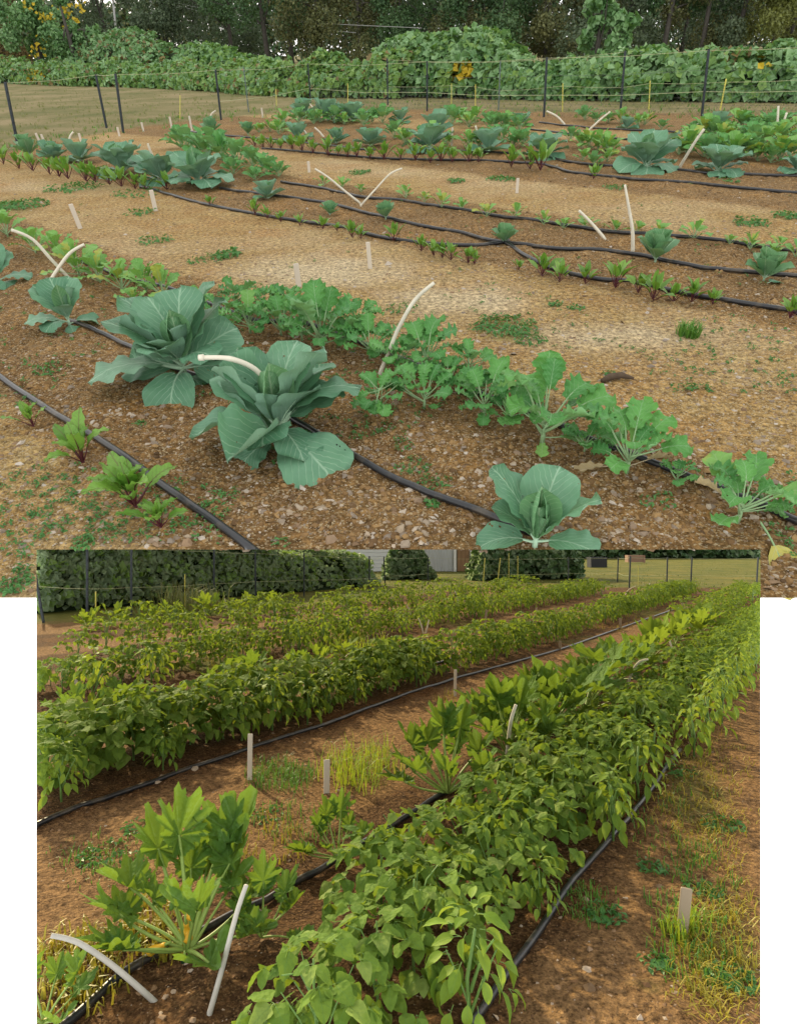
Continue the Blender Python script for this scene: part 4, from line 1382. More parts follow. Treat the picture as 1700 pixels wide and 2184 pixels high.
# ---- vine thickets
def thicket(name, label, tops, bases, depth, nleaf, size, mats, weights, category='thicket', bump=0.5, single_leaves=0, seed=3, leaf_parts_mat=None, tail=1.0, spots=(), fr=None, away=(0.55, 0.83), phmax=1.9, core=None):
    """A vine-covered bank: TOPS (u, v) is its outline, BASES (u, v) its foot; leaves cover front and top."""
    fr = fr or UP
    planes = [EDGE_L, EDGE_R] if fr is LO else []
    u0, u1 = tops[0][0], tops[-1][0]
    nu, nph = 70, 14
    ug = np.linspace(u0, u1, nu)
    B = np.array([fr.g(u, interp(u, bases)) for u in ug])
    away = np.array(away)
    H = []
    for u, b_ in zip(ug, B):
        c = b_ + away * depth * 0.75
        # pixel column shifts a little with depth; take the column over that point
        uu = fr.pix(c[0], c[1], 0)[0]
        H.append(max(0.15, fr.height(c[0], c[1], interp(uu, tops))))
    H = np.array(H)
    def surf(s, ph):
        i = np.clip(s * (nu - 1), 0, nu - 1.001)
        k = i.astype(int)
        f = i - k
        b_ = B[k] * (1 - f)[:, None] + B[np.minimum(k + 1, nu - 1)] * f[:, None]
        h = H[k] * (1 - f) + H[np.minimum(k + 1, nu - 1)] * f
        end = np.clip(np.minimum(s, 1 - s) * 14, 0.25, 1) if tail else 1.0
        off = depth * (1 - np.cos(ph))
        P = np.stack([b_[:, 0] + away[0] * off, b_[:, 1] + away[1] * off, h * np.abs(np.sin(ph)) ** 0.75], 1)
        N = np.stack([-away[0] * np.cos(ph), -away[1] * np.cos(ph), np.sin(ph) * 0.9 + 0.1], 1)
        d = (fbm(P[:, 0] * 0.9 + P[:, 2] * 0.4 + 77, P[:, 2] * 1.1 + P[:, 1] * 0.5 + 77, seed, 3) - 0.5) * bump * 2
        d += (fbm(P[:, 0] * 3 + P[:, 2] + 9, P[:, 2] * 3 + P[:, 1] + 9, seed + 5, 2) - 0.4) * bump * 0.7
        return P + N * (d * np.clip(np.sin(ph) * 1.5, 0.15, 1))[:, None], N
    s = rng.uniform(0, 1, int(nleaf * 1.35))
    ph = rng.uniform(0.02, phmax, len(s))
    P, N = surf(s, ph)
    hole = fbm(P[:, 0] * 1.1 + 13, P[:, 2] * 1.3 + P[:, 1] * 0.4 + 13, seed + 20, 3)
    order = np.argsort(hole + rng.uniform(0, 0.12, len(s)))[len(s) - nleaf:]
    rng.shuffle(order)
    s, ph, P, N = s[order], ph[order], P[order], N[order]
    P = P - N * (rng.uniform(0, 1, nleaf) ** 2 * size * 1.6)[:, None]
    nd = nleaf // 3                                       # a deeper layer seen through the gaps
    ph[-nd:] = rng.uniform(0.02, phmax, nd)
    Pd, Nd = surf(rng.uniform(0, 1, nd), ph[-nd:])
    P[-nd:] = Pd - Nd * rng.uniform(1.0, 1.9, (nd, 1)) * size
    N[-nd:] = Nd
    P[:, 2] = np.maximum(P[:, 2], size * 0.2)
    midx = rng.choice(len(mats), nleaf, p=np.array(weights) / sum(weights))
    # colour patches keep together
    pn = fbm(P[:, 0] * 0.7 + 31, P[:, 2] * 0.9 + P[:, 1] * 0.3 + 31, seed + 9, 2)
    if len(mats) > 1:
        sw = pn > 0.58
        midx[sw] = rng.choice(len(mats), sw.sum(), p=np.array(weights[1:] + [weights[0] * 0.3]) / (sum(weights[1:]) + weights[0] * 0.3)) if False else midx[sw]
    for (su, sv, rad, mk, pr) in spots:
        for i in range(nleaf):
            a, c = fr.pix(*P[i])
            if ((a - su) / rad) ** 2 + ((c - sv) / (rad * 0.8)) ** 2 < 1 and random.random() < pr:
                if M[mk] not in mats:
                    mats.append(M[mk])
                midx[i] = mats.index(M[mk])
    root = bpy.data.objects.new(name, None)
    C.objects.link(root)
    cx, cy = B[nu // 2]
    root.matrix_world = fr.m @ Matrix.Translation((cx, cy, 0))
    inv = Matrix.Translation((-cx, -cy, 0))
    prop(root, label, category)
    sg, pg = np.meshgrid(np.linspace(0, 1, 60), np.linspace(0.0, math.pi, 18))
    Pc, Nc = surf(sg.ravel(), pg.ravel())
    Pc = Pc - Nc * size * 2.3  # dark hull under the leaves, standing in for the shade in the gaps
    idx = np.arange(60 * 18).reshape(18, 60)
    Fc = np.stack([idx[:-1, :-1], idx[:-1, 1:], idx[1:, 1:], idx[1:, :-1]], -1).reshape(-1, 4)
    hull_me = cut(np_mesh('shade_hull', Pc, Fc, core or M['core'], np.zeros(len(Pc)), True), root.matrix_world @ inv, planes)
    if hull_me:
        link('shade_hull', hull_me, root, inv)['kind'] = 'stuff'
    ns = single_leaves
    if ns:
        me3 = [leaves_on('leaf', np.zeros((1, 3)), np.array([[0, 0, 1.0]]), 1.0, m_, 0.2, 0.25) for m_ in mats[:3] for _ in range(2)]
        for i in range(ns):
            n_ = Vector(N[i] + rng.normal(0, .4, 3)).normalized()
            q = n_.to_track_quat('Z', 'Y').to_matrix().to_4x4()
            mm = inv @ Matrix.Translation(Vector(P[i]) + n_ * 0.05) @ q @ Matrix.Rotation(U(0, 6.28), 4, 'Z') @ Matrix.Scale(size * U(0.8, 1.3), 4)
            link('leaf', me3[min(len(me3) - 1, 2 * min(int(midx[i]), 2) + i % 2)], root, mm)
    fo = link('foliage', cut(leaves_on('foliage', P[ns:], N[ns:], size, mats[0], 0.2, 0.55, mats, midx[ns:]), root.matrix_world @ inv, planes), root, inv)
    fo['kind'] = 'stuff'
    return root


thicket('vine_thicket', 'broad bank of large leaved green vines behind the fence, right of the centre post', [(760, 128), (800, 118), (840, 86), (880, 68), (940, 57), (1000, 55), (1050, 66), (1085, 102), (1110, 120), (1160, 128), (1200, 134), (1230, 122), (1270, 108), (1330, 100), (1380, 94), (1420, 110), (1470, 100), (1540, 92), (1580, 108), (1640, 103), (1700, 112), (1850, 112)],
        [(760, 206), (1000, 212), (1300, 217), (1850, 222)], 2.6, 11000, 0.28, [M['kudzu'], M['kudzu_low']], [0.8, 0.2], bump=0.5, single_leaves=240, spots=((985, 152, 26, 'kudzu_yellow', 0.8), (945, 172, 22, 'kudzu_low', 0.8), (1620, 130, 14, 'kudzu_yellow', .25), (1650, 145, 14, 'kudzu_yellow', .3), (1560, 110, 40, 'kudzu_brown', .2)))
thicket('vine_bank', 'lower tangled bank of pale green weeds and vines behind the middle posts', [(330, 142), (370, 124), (400, 130), (450, 136), (480, 126), (520, 140), (560, 132), (600, 142), (640, 126), (690, 116), (720, 132), (760, 124), (800, 116), (840, 104)],
        [(330, 186), (480, 200), (600, 208), (840, 212)], 2.6, 8600, 0.25, [M['kudzu_low'], M['kudzu'], M['kudzu_brown']], [0.62, 0.31, 0.07], bump=0.5, seed=13, single_leaves=100)
thicket('vine_mound', 'rounded mound of dark green vines below the utility pole', [(150, 110), (200, 88), (240, 70), (280, 56), (310, 62), (340, 84), (352, 106), (365, 130)],
        [(150, 168), (365, 178)], 4.0, 3600, 0.36, [M['kudzu'], M['kudzu_brown']], [0.88, 0.12], bump=0.5, seed=23)
thicket('vine_hummock', 'small pointed hummock of vines between the utility pole and the tall trees', [(355, 118), (400, 104), (430, 90), (460, 98), (500, 112), (540, 122)],
        [(355, 178), (540, 185)], 3.0, 2200, 0.36, [M['kudzu'], M['kudzu_low']], [0.7, 0.3], bump=0.4, seed=29)
thicket('vine_border', 'low weedy vine border at the back of the lawn', [(-60, 118), (40, 124), (90, 138), (130, 128), (170, 140), (250, 128), (300, 142), (350, 134), (430, 146)],
        [(-60, 176), (120, 184), (250, 186), (430, 194)], 3.0, 7600, 0.32, [M['kudzu'], M['kudzu_low'], M['kudzu_brown']], [0.5, 0.43, 0.07], bump=0.55, seed=33, spots=((75, 165, 20, 'kudzu_yellow', 0.3),))


# ---- trees behind
CR = {}


def crown_mesh(kind, H, R, n, mat, size, seed, gap=0.5, low=0.2):
    r = np.random.default_rng(seed)
    nb = 16
    cs = np.stack([r.normal(0, R * 0.5, nb), r.normal(0, R * 0.5, nb), r.uniform(H * low, H * 0.98, nb)], 1)
    rad = r.uniform(0.25, 0.5, nb) * R
    k = r.integers(0, nb, n)
    d = r.normal(0, 1, (n, 3))
    d /= np.linalg.norm(d, axis=1)[:, None]
    P = cs[k] + d * (rad[k] * r.uniform(0.5, 1.08, n))[:, None]
    keep = vnoise(P[:, 0] * 0.9 + P[:, 2] + 40, P[:, 2] * 0.9 + P[:, 1] + 40, seed) > gap * 0.55
    P, d = P[keep], d[keep]
    return leaves_on('crown', P, d, size, mat, 0.15, 0.8), cs, rad


def tree(u, v, H, R, mat, label, trunk_r=0.16, n=2600, size=0.34, seed=1, gap=0.5, low=0.25, lean=0.0, name='tree', bark='bark', fr=None, group=None, cat='tree', limbs=7, gapless=False):
    fr = fr or UP
    x, y = fr.g(u, v)
    cm, cs, rad = crown_mesh('c', H, R, n, mat, size, seed, gap, low)
    b = MB()
    pts = [Vector((lean * H * t * t, 0.0 + 0.1 * math.sin(3 * t + seed), H * t - 0.2)) for t in np.linspace(0, 0.9, 8)]
    b.tube(pts, [trunk_r * (1.25 - t) for t in np.linspace(0, 0.95, 8)], M[bark], 8)
    for i in range(limbs):
        k = random.randint(2, 6)
        c = Vector(cs[i % len(cs)])
        p0 = pts[k]
        mid = p0.lerp(c, 0.5) + Vector((U(-.3, .3), U(-.3, .3), U(-0.1, 0.5)))
        b.tube([p0, p0.lerp(mid, .5) + Vector((0, 0, .15)), mid, c], [trunk_r * .45, trunk_r * .36, trunk_r * .26, trunk_r * .1], M[bark], 6, False)
    root = bpy.data.objects.new(name, None)
    C.objects.link(root)
    root.matrix_world = fr.m @ Matrix.Translation((x, y, 0))
    prop(root, label, cat, group)
    for nm, me in (('trunk', b.mesh('trunk')), ('crown', cm)):
        if fr is LO:
            me = cut(me, root.matrix_world, [EDGE_L, EDGE_R])
        if me:
            ob = link(nm, me, root)
            if nm == 'crown':
                ob['kind'] = 'stuff'
    return root


TL, TA, TY, TG = M['treeleaf'], M['treeleaf_autumn'], M['treeleaf_yellow'], M['treeleaf_grey']
TREES = [  # u, v(base), height, radius, leaf, trunk, seed, gap, low, label
    (430, 150, 13, 4.2, TG, 0.2, 1, .55, .12, 'grey green tree behind the right hand utility pole'), (500, 152, 15, 4.0, TL, 0.26, 2, .75, .32, 'tall dark tree with a leaning bare limb left of the dark trunks'),
    (575, 152, 16, 4.0, TL, 0.3, 3, .7, .4, 'tall tree with thick dark trunk behind the middle of the bank'), (625, 150, 16, 4.2, TL, 0.3, 4, .6, .35, 'tall dark tree just right of the thick trunk'),
    (690, 150, 13, 4.0, TA, 0.2, 5, .5, .12, 'brownish autumn tree behind the lower vine bank'), (770, 148, 14, 4.2, TA, 0.22, 6, .4, .1, 'dull brown green tree left of the high vine bank'),
    (850, 146, 14, 4.0, TL, 0.2, 7, .45, .1, 'dark green tree behind the high vine bank'), (930, 144, 13, 4.0, TL, 0.2, 8, .45, .1, 'dense dark tree over the highest vine hump'),
    (1010, 143, 13, 4.0, TA, 0.2, 9, .5, .1, 'speckled olive tree right of the vine hump'), (1085, 142, 14, 4.2, TL, 0.2, 10, .45, .1, 'dark tree between the vine hump and the vine tower'),
    (1160, 140, 12, 4.0, TA, 0.2, 11, .5, .1, 'rust tinged tree left of the vine tower'), (1240, 138, 13, 4.0, TG, 0.2, 12, .6, .1, 'thin grey green tree behind the vine tower'),
    (1330, 136, 12, 3.6, TG, 0.22, 13, .75, .15, 'sparse grey tree right of the vine tower'), (1410, 134, 15, 3.6, TL, 0.26, 14, .8, .3, 'sparse tree with a dark trunk behind the right vines'),
    (1490, 132, 13, 3.8, TA, 0.24, 15, .65, .2, 'thin brown tree behind the right vines'), (1560, 130, 14, 3.6, TG, 0.26, 16, .75, .25, 'sparse grey green tree near the yellow tree'),
    (1668, 128, 7.5, 3.6, TY, 0.2, 17, .3, .06, 'rounded yellow green tree at the far right'), (1640, 122, 14, 4.2, TA, 0.24, 18, .6, .15, 'tall thin brown tree behind the yellow green one'),
    (370, 156, 9, 4.0, TG, 0.18, 19, .4, .05, 'low grey green tree between the two utility poles'), (250, 158, 12, 4.5, TG, 0.2, 20, .4, .05, 'grey green tree behind the left utility pole'),
    (540, 146, 14, 4.2, TG, 0.2, 24, .5, .05, 'hazy tree filling the gap behind the leaning limb'), (1290, 130, 15, 4.2, TA, 0.24, 25, .55, .1, 'tall brown tree behind the vine tower'), (1450, 126, 15, 4.2, TG, 0.24, 26, .55, .1, 'tall pale tree behind the thin trunks')]
for (u, v, H, R, mt, tr, sd, gp_, lw, lab) in TREES:
    gp_, lw, tr = gp_ * 0.75, lw * 0.55, tr * 0.8
    x, y = UP.g(u, v)
    tree(u, v, H, R, mt, lab, tr, 11000, 0.23, sd, gp_, lw, 0.05 * ((sd * 7) % 5 - 2), group='trees behind the vine thicket')
tree(100, 166, 8.5, 3.2, M['kudzu'], 'tall tree smothered in vines with yellowing leaves at the left', 0.3, 9000, 0.3, 31, 0.1, 0.02, name='vine_covered_tree', limbs=4)
tree(20, 166, 8.0, 3.0, M['kudzu_brown'], 'brown leaved tree at the far left beside the vine covered one', 0.25, 5500, 0.3, 32, 0.2, 0.02, limbs=4)
tree(172, 168, 6.6, 1.7, M['kudzu'], 'narrow vine draped tree right of the large vine covered one', 0.25, 2600, 0.34, 34, 0.2, 0.02, name='vine_covered_tree', limbs=3)
# yellow leaves hanging in the vine-covered tree
x, y = UP.g(100, 166)
pts = []
for cu, cv, rr, n in ((130, 25, 10, 40), (95, 35, 8, 22), (150, 45, 8, 22), (60, 20, 9, 20), (110, 75, 8, 16), (165, 10, 9, 18), (78, 100, 9, 16)):
    for i in range(n):
        a = UP.wall((x, y - 3.0), cu + random.gauss(0, rr), cv + random.gauss(0, rr))
        pts.append((a.x, a.y + U(-0.3, 0.5), a.z))
pts = np.array(pts)
yl = leaves_on('foliage', pts - np.array([x, y, 0]), np.tile(np.array([[0, -1, 0.3]]), (len(pts), 1)), 0.36, M['kudzu_yellow'], 0.15, 0.5)
for ob in list(C.objects):
    if ob.get('label', '').startswith('tall tree smothered'):
        link('yellow_foliage', yl, ob)['kind'] = 'stuff'
# vine tower
tree(1262, 180, 3.55, 0.75, M['kudzu'], 'upright tower of vines on a dead trunk above the right thicket', 0.14, 700, 0.32, 41, 0.05, 0.25, name='vine_tower', limbs=3)
tree(1312, 180, 2.9, 0.8, M['kudzu'], 'lower shoulder of vines right of the vine tower', 0.12, 600, 0.32, 42, 0.05, 0.25, name='vine_tower', limbs=3)

# far wood that closes the view
u_ = np.array([UP.g(u, hline(u) + 22) for u in range(-300, 1801, 60)])
Pw, Nw = [], []
for i in range(64000):
    k = random.randint(0, len(u_) - 2)
    a = u_[k] + (u_[k + 1] - u_[k]) * U(0, 1)
    top = (13.5 if k > 9 else 8.6) + 3.0 * float(vnoise(np.array(k * 0.7 + 3), np.array(2.0), 5)) + U(-2, 1)
    Pw.append((a[0] + U(-2, 2), a[1] + U(0, 5), U(0, 1) ** 0.8 * top))
    Nw.append((0, -1, 0.4))
single(UP, 'far_wood', leaves_on('far_wood', np.array(Pw), np.array(Nw), 0.75, TG, 0.1, 0.7, [TG, TL, TA], rng.integers(0, 3, 64000)), 'distant mixed wood closing the view behind the trees', None, None, None, 'stuff', False)

# utility poles and lines
for (tu, tv), (bu, bv), r, lab in [((236, -60), (256, 150), 0.16, 'left weathered utility pole above the vine mound'), ((317, -40), (340, 152), 0.19, 'right weathered utility pole with wires, at the edge of the vine mound')]:
    x, y = UP.g(bu, bv)
    top = UP.wall((x, y), tu, tv)
    b = MB()
    b.tube([(x, y, -0.3), top], [r, r * 0.8], M['pole'], 8)
    me = b.mesh('pole')
    root = bpy.data.objects.new('utility_pole', None); C.objects.link(root)
    root.matrix_world = UP.m @ Matrix.Translation((x, y, 0))
    prop(root, lab, 'utility pole', 'utility poles')
    link('pole', me, root, Matrix.Translation((-x, -y, 0)))
    b = MB(); b.box((top.x, top.y, top.z - 0.5), (2.0, 0.12, 0.12), M['pole'])
    link('cross_arm', b.mesh('cross_arm', False), root, Matrix.Translation((-x, -y, 0)))
wp = UP.wall(UP.g(340, 152), 320, -5)
for k, (eu, ev) in enumerate([(760, 70), (900, 60)]):
    q = UP.wall(UP.g(eu, 150), eu, ev)
    mid = wp.lerp(q, 0.5) + Vector((0, 0, -0.7))
    b = MB(); b.tube(spline([wp, mid, q], 8), 0.03, M['pole'], 4, False)
    single(UP, 'power_line', b.mesh('power_line'), ['upper', 'lower'][k] + ' power line sagging from the right utility pole across the trees', 'power line', None, None, None, False)


# ---- weeds, grass tufts
def weed_patch(fr, u, v, ru, n, size, label, gz, mat='weed', name='weed', group='low weeds on the soil'):
    x, y = fr.g(u, v)
    r = ru / fr.sc(x, y)
    P, N = [], []
    for i in range(n):
        a, d = U(0, 6.28), r * math.sqrt(U(0, 1)) 
        px, py = math.cos(a) * d, math.sin(a) * d
        P.append((px, py, float(gz(x + px, y + py)) + size * U(0.1, 0.7)))
        N.append((math.cos(a) * .5, math.sin(a) * .5, 1))
    me = leaves_on(name, np.array(P), np.array(N), size, M[mat], 0.15, 0.45, aspect=0.5)
    if n >= 90:
        return single(fr, 'weed_patch', me, label, None, None, Matrix.Translation((x, y, 0)), 'stuff', fr is LO)
    return single(fr, name, me, label, 'weed', group, Matrix.Translation((x, y, 0)), None, fr is LO)


for u, v, ru, n, sz, lab in [(485, 547, 30, 70, 0.06, 'bright leafy weed alone on the tan path'), (1080, 695, 66, 260, 0.035, 'large dark patch of creeping weeds between kale and path'), (1130, 725, 34, 90, 0.03, 'small weed patch at the end of the dark creeping patch'),
                             (768, 370, 24, 70, 0.06, 'weed tuft left of the far path'), (972, 388, 20, 60, 0.06, 'small round weed on the far path'), (1068, 383, 32, 90, 0.06, 'wide weed at the foot of a wooden stake'), (40, 440, 62, 240, 0.06, 'broad green weed patch at the left edge of the path'),
                             (160, 402, 60, 160, 0.06, 'weed patch in front of the far left beet row'), (290, 415, 50, 90, 0.05, 'sparse weed patch near the weathered stake'), (300, 455, 34, 60, 0.05, 'thin weeds left of the weathered stake'), (1600, 477, 38, 110, 0.05, 'green weed clump behind the right seedlings'),
                             (1675, 462, 28, 60, 0.06, 'weed clump at the right edge of the middle path'), (1185, 650, 14, 34, 0.035, 'little weed above the young beets'), (1230, 660, 18, 34, 0.03, 'second little weed above the tan path'), (1310, 402, 28, 50, 0.05, 'pale weed by the far hose'),
                             (1555, 385, 26, 40, 0.05, 'light weed below the far right cabbages'), (105, 795, 30, 50, 0.03, 'low weed on orange soil near the left hose'), (880, 990, 40, 70, 0.022, 'seedlings scattered in the soil right of the big cabbage'),
                             (930, 1030, 40, 60, 0.022, 'seedlings nearer the hose below the big cabbage'), (860, 950, 22, 36, 0.022, 'small seedlings beside the cabbage stalk'), (600, 1155, 22, 30, 0.022, 'weed sprigs at the lip of the plot right of the hose'),
                             (180, 1160, 26, 50, 0.024, 'weed sprigs at the lip of the plot below the beets'), (30, 1245, 40, 60, 0.026, 'flat weeds at the lower left corner'), (300, 905, 14, 22, 0.022, 'tiny weed between beet and large cabbage'), (1300, 800, 16, 30, 0.025, 'small weed next to the dark bark piece'),
                             (1470, 830, 18, 30, 0.025, 'small weed on the path right of the kale'), (860, 660, 40, 60, 0.03, 'small weeds behind the tall pale stick'), (1240, 835, 28, 44, 0.025, 'weed by the kale hose'), (1400, 1070, 40, 60, 0.022, 'mixed weeds near the last kale plants'),
                             (920, 1075, 18, 30, 0.03, 'pale yellow green sprout on the hose left of the front cabbage'), (440, 555, 40, 60, 0.04, 'small weeds left of the bright leafy weed'), (330, 515, 40, 60, 0.05, 'mossy weeds on the path'), (1025, 700, 30, 50, .03, 'weeds at the near end of the creeping patch')]:
    weed_patch(UP, u, v, ru, n, sz, lab, gz_up)
x, y = UP.g(1465, 716)
single(UP, 'grass_tuft', tuft('grass_tuft', 190, 0.075, 0.11, M['grass'], 0.0035, 0.9), 'bright green grass tuft alone on the tan path', 'grass tuft', None, Matrix.Translation((x, y, float(gz_up(x, y)))))


def grass_field(fr, name, n, region, h, w, mat, label, gz, cond=None, lean=0.8):
    Vs, Fs, T = [], [], []
    tries = 0
    while len(Fs) < n * 2 and tries < n * 12:
        tries += 1
        u, v = U(region[0], region[1]), U(region[2], region[3])
        if cond and not cond(u, v):
            continue
        x, y = fr.g(u, v)
        z = float(gz(x, y)) if gz else 0
        for k in range(3):
            b = U(0, 6.28)
            hh = h * U(0.4, 1.15)
            dx, dy = U(-.05, .05), U(-.05, .05)
            ln = hh * U(.1, lean)
            lx, ly = math.cos(b) * ln, math.sin(b) * ln
            px, py = -math.sin(b) * w, math.cos(b) * w
            o = len(Vs)
            Vs += [(x + dx - px, y + dy - py, z - .01), (x + dx + px, y + dy + py, z - .01), (x + dx + lx * .4 + px * .7, y + dy + ly * .4 + py * .7, z + hh * .6), (x + dx + lx * .4 - px * .7, y + dy + ly * .4 - py * .7, z + hh * .6), (x + dx + lx, y + dy + ly, z + hh * U(.5, .9))]
            Fs += [(o, o + 1, o + 2, o + 3), (o + 3, o + 2, o + 4)]
            t = U(0, 1)
            T += [t] * 5
    return single(fr, name, _poly_mesh(name, Vs, Fs, M[mat], T), label, None, None, None, 'stuff', fr is LO)


# sprigs everywhere on the beds
Ps, Ns = [], []
while len(Ps) < 5200:
    u, v = U(0, 1700), 300 + 970 * math.sqrt(U(0, 1))
    if (v > 1160 and 70 < u < 1630) or v > 1260:
        continue
    x, y = UP.g(u, v)
    q = (x + y) * 0.7071
    if float(vnoise(np.array(x * 1.7 + 20), np.array(y * 1.7 + 20), 91)) < (0.5 if bed_up(np.array([q]))[0] > .5 else 0.62):
        continue
    z = float(gz_up(x, y))
    for i in range(random.randint(3, 8)):
        a, d = U(0, 6.28), U(0, .028)
        Ps.append((x + math.cos(a) * d, y + math.sin(a) * d, z + U(.003, .018)))
        Ns.append((math.cos(a) * .6, math.sin(a) * .6, 1))
single(UP, 'weed_sprigs', leaves_on('weed_sprigs', np.array(Ps), np.array(Ns), 0.02, M['weed'], 0.15, 0.4, aspect=0.5), 'tiny weed sprigs dotted over the beds and paths', None, None, None, 'stuff', False)


edge_at = lambda u: interp(u, LAWN_EDGE)
grass_field(UP, 'grass', 2600, (0, 1700, 176, 330), 0.10, 0.012, 'grass_olive', 'dry olive grass on the lawn behind the fence', None, lambda u, v: v < edge_at(u) + 6 * random.random() and v > interp(u, [(0, 184), (250, 186), (600, 196), (1250, 214), (1700, 216)]))
grass_field(UP, 'grass', 900, (0, 1700, 200, 330), 0.12, 0.012, 'grass', 'green grass at the lawn edge by the posts', None, lambda u, v: abs(v - edge_at(u)) < 14)


# ---------------------------------------------------------------- cabbages and kale
def fuller(n, a0, a1, s0=.75, s1=1.0):
    return [(pick(['cab_big', 'cab_big', 'cab_up']), random.randint(0, 5), a0 + (a1 - a0) * (i + U(.2, .8)) / n, U(8, 50), U(-42, 42), U(s0, s1), U(.1, .22)) for i in range(n)]


def hand(fr, u, v, radius_px, leaves, label, name='cabbage', cat='cabbage', group=None, stem='cab', gz=gz_up):
    """A plant whose every leaf is set by hand: (kind, variant, azimuth, rise, roll, length share, lift)."""
    x, y = fr.g(u, v)
    s = radius_px / fr.sc(x, y)
    P = [('stem', ST[stem][0], Matrix())] if stem else []
    view = math.degrees(math.atan2(y, x)) - 90          # azimuths count from the viewer's right
    for (k, i, az, el, ro, ls, zz) in leaves:
        P.append((LV[k][0].name.split('.')[0] if k in ('dead', 'yellow') else 'leaf', LV[k][i % len(LV[k])], rot_leaf(az + view, el, ro, (0, 0, zz), ls)))
    return put(fr, name, P, x, y, 0, s, label, cat, group, float(gz(x, y)))


CG = 'cabbages in the far plot'
# big cabbage in the middle (one unit = 190 px)
hand(UP, 598, 950, 205, [
    ('cab_big', 0, -62, 2, 8, 0.98, 0.16), ('cab_fold', 0, -122, 6, -10, 0.95, 0.2), ('cab_big', 1, -150, -4, 0, 0.55, 0.1), ('cab_big', 2, 174, 22, 14, 0.92, 0.16),
    ('cab_fold', 1, 150, 40, 0, 0.85, 0.24), ('cab_up', 0, 118, 62, 16, 0.88, 0.24), ('cab_up', 1, 60, 64, -22, 0.92, 0.24), ('cab_up', 2, 16, 62, -48, 0.98, 0.22), ('cab_up', 3, 92, 52, 14, 0.85, 0.26), ('cab_big', 3, 8, 40, -16, 1.02, 0.22),
    ('cab_in', 0, -95, 80, 0, 0.62, 0.26), ('cab_in', 1, 120, 84, 0, 0.7, 0.26), ('cab_fold', 0, -70, 62, 20, 0.5, 0.22), ('cab_up', 3, -20, 60, -30, 0.7, 0.2), ('cab_big', 2, 55, 40, -10, 1.0, 0.2), ('cab_big', 0, 125, 46, 0, 0.9, 0.2)] + fuller(3, -10, 190) + fuller(2, 200, 340, .55, .8),
    'largest blue green cabbage, spreading its leaves over the hose at the centre of the plot', group=CG)
# its neighbour behind, left
hand(UP, 398, 812, 185, [
    ('cab_big', 1, 186, 18, 8, 1.05, 0.14), ('cab_big', 2, -112, -4, 0, 0.78, 0.14), ('cab_big', 3, -58, -6, 0, 0.42, 0.06), ('cab_big', 0, 0, 12, 0, 0.85, 0.14), ('cab_up', 1, 160, 46, 10, 0.95, 0.2),
    ('cab_up', 2, 136, 58, 26, 0.95, 0.22), ('cab_up', 3, 108, 64, 14, 0.82, 0.24), ('cab_up', 0, 70, 66, -10, 0.85, 0.24), ('cab_up', 1, 38, 62, -34, 1.0, 0.22), ('cab_up', 2, 22, 52, -20, 0.9, 0.2), ('cab_in', 1, -80, 74, 0, 0.55, 0.24),
    ('cab_in', 2, 110, 84, 0, 0.6, 0.24), ('cab_fold', 1, -100, 64, -10, 0.5, 0.22), ('cab_fold', 0, 150, 30, 0, 0.8, 0.18), ('cab_up', 3, -150, 58, 20, 0.55, 0.2)] + fuller(4, 0, 180) + fuller(4, 185, 355, .5, .8),
    'second big blue green cabbage, behind and left of the largest one', group=CG)
# cabbage cut by the lip of the plot
hand(UP, 1140, 1166, 165, [
    ('cab_up', 0, 146, 56, 26, 1.12, 0.1), ('cab_up', 1, 74, 66, -6, 1.0, 0.12), ('cab_up', 2, 16, 52, -30, 1.0, 0.1), ('cab_in', 0, 125, 80, 0, 0.85, 0.1), ('cab_in', 1, 60, 82, 0, 0.8, 0.1), ('cab_in', 2, -92, 72, 0, 0.62, 0.12),
    ('cab_in', 0, -60, 60, -10, 0.5, 0.1), ('cab_big', 1, -12, 16, 0, 0.85, 0.08), ('cab_big', 2, 192, 10, 0, 0.8, 0.06), ('cab_up', 3, 176, 48, 10, 0.75, 0.1), ('cab_in', 1, 170, 70, 0, 0.6, 0.1)],
    'upright young cabbage at the lip of the plot, beside the front hose', group=CG)
hand(UP, 150, 694, 92, [
    ('cab_big', 1, 178, 22, 0, 0.95, 0.1), ('cab_big', 0, -85, -12, 0, 0.42, 0.06), ('cab_big', 2, -8, 8, 0, 0.8, 0.06), ('cab_up', 0, 140, 60, 0, 1.0, 0.16), ('cab_up', 1, 100, 70, 0, 1.0, 0.18), ('cab_up', 2, 60, 64, -8, 1.0, 0.18),
    ('cab_in', 0, 90, 78, 0, 0.8, 0.18), ('cab_fold', 0, 30, 50, -10, 0.75, 0.16), ('cab_big', 3, -140, 20, 0, 0.75, 0.1), ('cab_up', 3, -100, 66, 0, 0.55, 0.16)],
    'small grey green cabbage under the crossed pale sticks at the left', group=CG)
hand(UP, -4, 604, 80, [
    ('cab_big', 1, -20, 16, 0, 0.95, 0.1), ('cab_up', 2, 40, 50, 0, 0.9, 0.16), ('cab_up', 0, 70, 68, 0, 1.0, 0.16), ('cab_up', 1, 110, 66, 0, 0.9, 0.16), ('cab_big', 0, -50, 4, 0, 0.75, 0.06), ('cab_in', 1, 60, 78, 0, 0.7, 0.16), ('cab_big', 2, -100, 5, 0, 0.7, 0.08)],
    'dark cabbage cut by the left edge beside the crossed sticks', group=CG)

